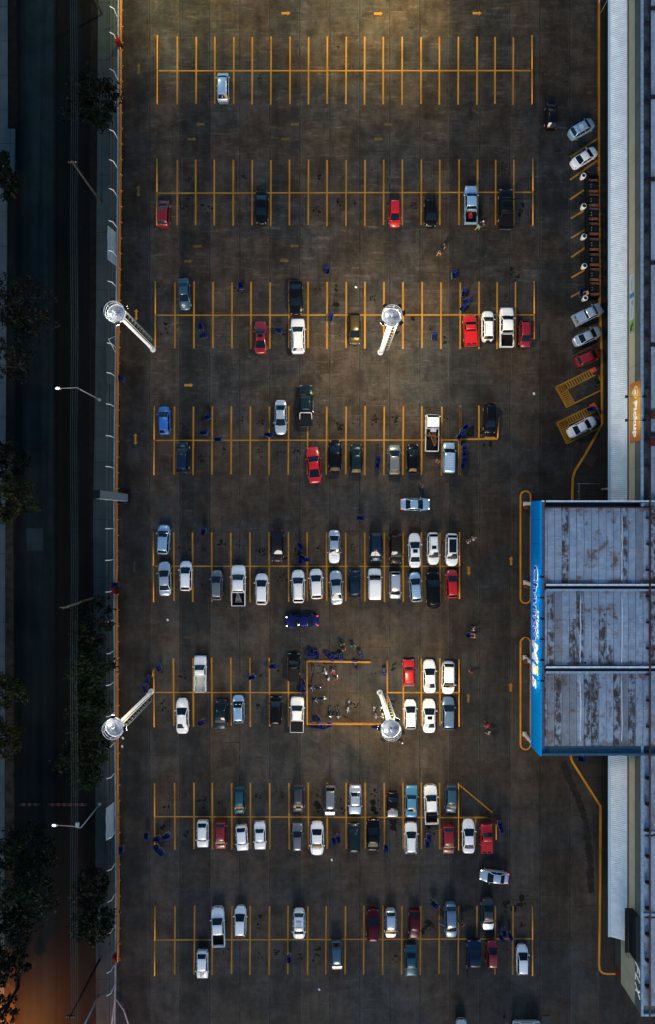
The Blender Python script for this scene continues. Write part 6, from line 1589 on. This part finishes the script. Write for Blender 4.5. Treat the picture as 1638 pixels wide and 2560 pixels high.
# ------------------------------------------------------------------ trees
def leaf_mat(name, c, var=.5):
    s = NT(name, .6); n = s.noise(.9, 4); inf = s.t.nodes.new('ShaderNodeObjectInfo')
    k = s.mix(s.ramp(n, .35, .65), tuple(v * (1 - var) for v in c), tuple(v * (1 + var) for v in c))
    return s.out(k)
LEAF = {'dark': leaf_mat('dark_leaves', (0.0028, 0.0052, 0.0022)), 'green': leaf_mat('green_leaves', (0.0045, 0.0110, 0.0038)), 'olive': leaf_mat('olive_leaves', (0.015, 0.0165, 0.004)), 'bare': leaf_mat('dry_leaves', (0.0065, 0.0065, 0.0035))}
def _t(l):
    if len(l.split()) > 16: print('LONG', l)
def tree(x, y, r, h, kind, lab, n=1500, grp='street trees', sq=(1, 1), leafs=.24):
    zc_ = h * .68; X, Y = G(x, y, zc_); t = thing('tree', lab, 'tree', (X, Y, -.1), random.random() * .3, grp)
    rnd = random.Random(int(x * 7 + y)); b = MB()
    b.tube([(0, 0, 0), (.05, .03, h * .22), (.02, -.05, h * .42)], [.24, .19, .15], 8)
    tips = []
    for k in range(9):
        a = k * 2.4 + rnd.random(); e = rnd.uniform(.4, .95); z0 = h * rnd.uniform(.26, .42)
        p0 = Vector((.03, 0, z0)); p2 = Vector((math.cos(a) * r * e * .8 * sq[0], math.sin(a) * r * e * .8 * sq[1], h * rnd.uniform(.6, .92))); p1 = p0.lerp(p2, .5) + Vector((0, 0, -.05 * h))
        b.tube([p0, p1, p2], [.09, .06, .025], 5); tips.append(p2)
        for q in range(3 if kind == 'bare' else 1):
            p3 = p2 + Vector((rnd.gauss(0, r * .3), rnd.gauss(0, r * .3), rnd.uniform(-.2, .9))); b.tube([p1.lerp(p2, .6), p3], [.035, .012], 4); tips.append(p3)
    b.build('trunk', mat('dry_bark', (.035, .03, .022), .9) if kind == 'bare' else M_BARK, t)
    b = MB(); clumps = []
    for k in range(int(26 * (1.6 if r > 4 else 1))):
        a = rnd.random() * 6.28; rr = r * math.sqrt(rnd.random()) * .92; zz = h * .62 + (h * .36) * (1 - (rr / r) ** 2) * rnd.uniform(-.6, 1.0)
        clumps.append((Vector((rr * math.cos(a) * sq[0], rr * math.sin(a) * sq[1], zz)), r * rnd.uniform(.12, .30)))
    if kind == 'bare': clumps = [(p, r * rnd.uniform(.08, .16)) for p in tips] + clumps[:14]
    for k in range(n):
        c, cr = clumps[rnd.randrange(len(clumps))]
        p = c + Vector((rnd.gauss(0, cr * .55), rnd.gauss(0, cr * .55), rnd.gauss(0, cr * .40)))
        nrm = Vector((rnd.gauss(0, .7), rnd.gauss(0, .7), 1)).normalized(); u = nrm.orthogonal().normalized(); u.rotate(Matrix.Rotation(rnd.random() * 6.28, 3, nrm)); v = nrm.cross(u); L_ = leafs * rnd.uniform(.6, 1.4)
        i0 = len(b.v); b.v += [tuple(p - u * L_), tuple(p + v * L_ * .45), tuple(p + u * L_), tuple(p - v * L_ * .45)]; b.face((i0, i0 + 1, i0 + 2, i0 + 3))
    b.build('crown', LEAF[kind], t)
tree(226, 252, 3.9, 8, 'dark', 'dark green tree overhanging the pavement beside the first row', 2600)
tree(2, 455, 2.4, 6, 'dark', 'small dark tree on the far pavement at the upper left edge', 1100)
tree(4, 415, 2.0, 6, 'dark', 'small dark tree, uppermost at the left edge of the photo', 900)
tree(30, 770, 5.0, 9, 'bare', 'large half bare dry tree over the road at the left edge', 2400, leafs=.22)
tree(20, 905, 3.6, 8, 'bare', 'dry thin tree at the left edge below the large half bare one', 1100, leafs=.20)
tree(14, 1150, 2.6, 7, 'dark', 'dark tree at the left edge above the yellow green one', 1100)
tree(18, 1250, 3.6, 8, 'olive', 'yellow green tree at the left edge beside the pylon sign level', 2200)
for i, (x, y, r, k, n) in enumerate(((226, 1560, 3.2, 'dark', 1700), (224, 1672, 3.3, 'green', 2100), (232, 1745, 2.6, 'green', 1300), (218, 1822, 3.4, 'dark', 1900), (203, 1900, 3.7, 'green', 2300))):
    tree(x, y, r, 7.5, k, f'dark leafy tree in the verge beside the sixth row, {ORD[i]} from top of line', n, sq=(.9, 1.15))
tree(8, 1735, 2.9, 8, 'olive', 'olive tree at the left edge opposite the sixth row, upper one', 1500)
tree(0, 1850, 2.6, 8, 'olive', 'olive tree at the left edge opposite the sixth row, lower one', 1300)
tree(60, 2125, 3.9, 9, 'dark', 'dark spreading tree over the road at the left, upper of two', 2200)
tree(50, 2235, 4.4, 9, 'green', 'green spreading tree over the road at the left, lower of two', 2700)
tree(12, 2340, 3.4, 9, 'dark', 'dark tree at the lower left edge under the spreading green one', 1700)
tree(20, 2420, 2.4, 8, 'dark', 'small dark tree at the lower left edge by the orange lit road', 1000)
tree(224, 2225, 2.7, 7, 'dark', 'dark tree in the verge beside the eighth row, upper half of its clump', 1500)
tree(222, 2305, 3.0, 7, 'green', 'green tree in the verge beside the eighth row, lower half of its clump', 1900)
tree(2, 2535, 2.0, 7, 'dark', 'small dark tree in the lower left corner', 800)

# small things at the bottom edge and litter
b = MB(); b.box((0, 0, .02), (1.15, 1.15, .05)); b.box((0, 0, .05), (.95, .95, .02)); o = b.build('manhole_cover', M_DARKGAP); o.location = (*G(1365, 2549), 0); tag(o, 'dark square drain cover in the concrete at the bottom edge', 'drain cover')
LIT = [(827.5, 2150, 20, 'white'), (418, 1551, 40, 'white'), (306, 1846, 30, 'white'), (797, 2475, 50, 'pale'), (1333, 985, 20, 'white'), (304, 1866, 10, 'pale'), (889, 720, 60, 'white')]
for i, (x, y, a, n) in enumerate(LIT):
    b = MB(); rnd = random.Random(i); b.grid([[(u * .11, v * .16 - .16, .02 + .04 * rnd.random()) for u in range(3)] for v in range(3)]); b.grid([[(u * .11, v * .16 - .16, .012) for u in range(3)][::-1] for v in range(3)])
    o = b.build('paper_scrap', mat('paper_white', (.6, .6, .6), .7)); o.location = (*G(x, y), 0.02); o.rotation_euler = (0, 0, R(a)); w, ref = near_word(x, y)
    tag(o, f'small white paper scrap on the concrete {w} the {ref}', 'litter', 'paper scraps on the ground')
p = V3(1261, 2546); t = thing('bent_post', 'pale bent post standing at the bottom edge of the lot', 'post', tuple(p))
b = MB(); b.tube([(0, 0, 0), (0, 0, 1.0), (.15, .2, 1.3)], .06, 7); b.build('shaft', M_GALV, t)
b = MB(); b.box((0, 0, .05), (.4, .4, .1)); b.build('foot', M_TRIM, t)
# handrail on the ramp north of the porch
t = thing('ramp_handrail', 'grey steel handrail on the pavement above the porch', 'handrail', (*G(1450, 1230), .13))
b = MB(); b.tube([V3(1448, 1248, .95, .95), V3(1448, 1209, .95, .95), V3(1500, 1209, .95, .95)], .035, 6); part(b, 'rail', M_GALV, t)
for x, y in ((1448, 1248), (1448, 1228), (1448, 1209), (1474, 1209), (1500, 1209)): b = MB(); q = V3(x, y, .95, .95); b.tube([(q.x, q.y, .1), q], .03, 5); part(b, 'rail_post', M_GALV, t)
# thin stay wire at the north end of the wall
t = thing('light_pole', 'thin white leaning pole at the top edge beside the orange kerb', 'pole', (*G(1500, 34), 0))
b = MB(); b.tube([V3(1501, 34), V3(1519, 0, 2.5, 2.5), V3(1526, -12, 3.4, 3.4)], .025, 5); part(b, 'stay', M_WHITESTEEL, t)
b = MB(); b.tube([V3(1497, 10), V3(1502, -12, 1.4, 1.4)], .07, 6); part(b, 'short_post', M_WHITESTEEL, t)

# ------------------------------------------------------------------ light
SUN_EL, SUN_AZ = 9.0, 180.0     # low in the south (the bottom of the photo)
wd_ = bpy.data.worlds.new('World'); scene.world = wd_; wd_.use_nodes = True
nt = wd_.node_tree; bg = nt.nodes['Background']; sky = nt.nodes.new('ShaderNodeTexSky')
sky.sky_type = 'NISHITA'; sky.sun_disc = False; sky.sun_elevation = R(3.0); sky.sun_rotation = R(SUN_AZ); sky.air_density = 1.0; sky.dust_density = 1.0; sky.ozone_density = 3.0
nt.links.new(sky.outputs[0], bg.inputs['Color']); bg.inputs['Strength'].default_value = 0.15
sun = bpy.data.lights.new('sun', 'SUN'); sun.energy = 0.50; sun.angle = R(18); sun.color = (1, .90, .78)
so = bpy.data.objects.new('sun', sun); COL.objects.link(so)
so.rotation_euler = (R(90 - 28), 0, 0)   # shines towards +y from low in the south

cam = bpy.data.cameras.new('camera'); co = bpy.data.objects.new('camera', cam); COL.objects.link(co)
co.location = (0, 0, H); co.rotation_euler = (0, 0, 0)
cam.sensor_fit = 'VERTICAL'; cam.sensor_height = 36; cam.sensor_width = 36; cam.lens = 36 * H / (2560 * S)
cam.shift_y = (NY - 1280) / 2560; cam.clip_end = 6000; cam.clip_start = 1
scene.camera = co
vs = scene.view_settings; vs.view_transform = 'Standard'; vs.look = 'None'; vs.gamma = 1; vs.use_curve_mapping = False
vs.exposure = 1.95
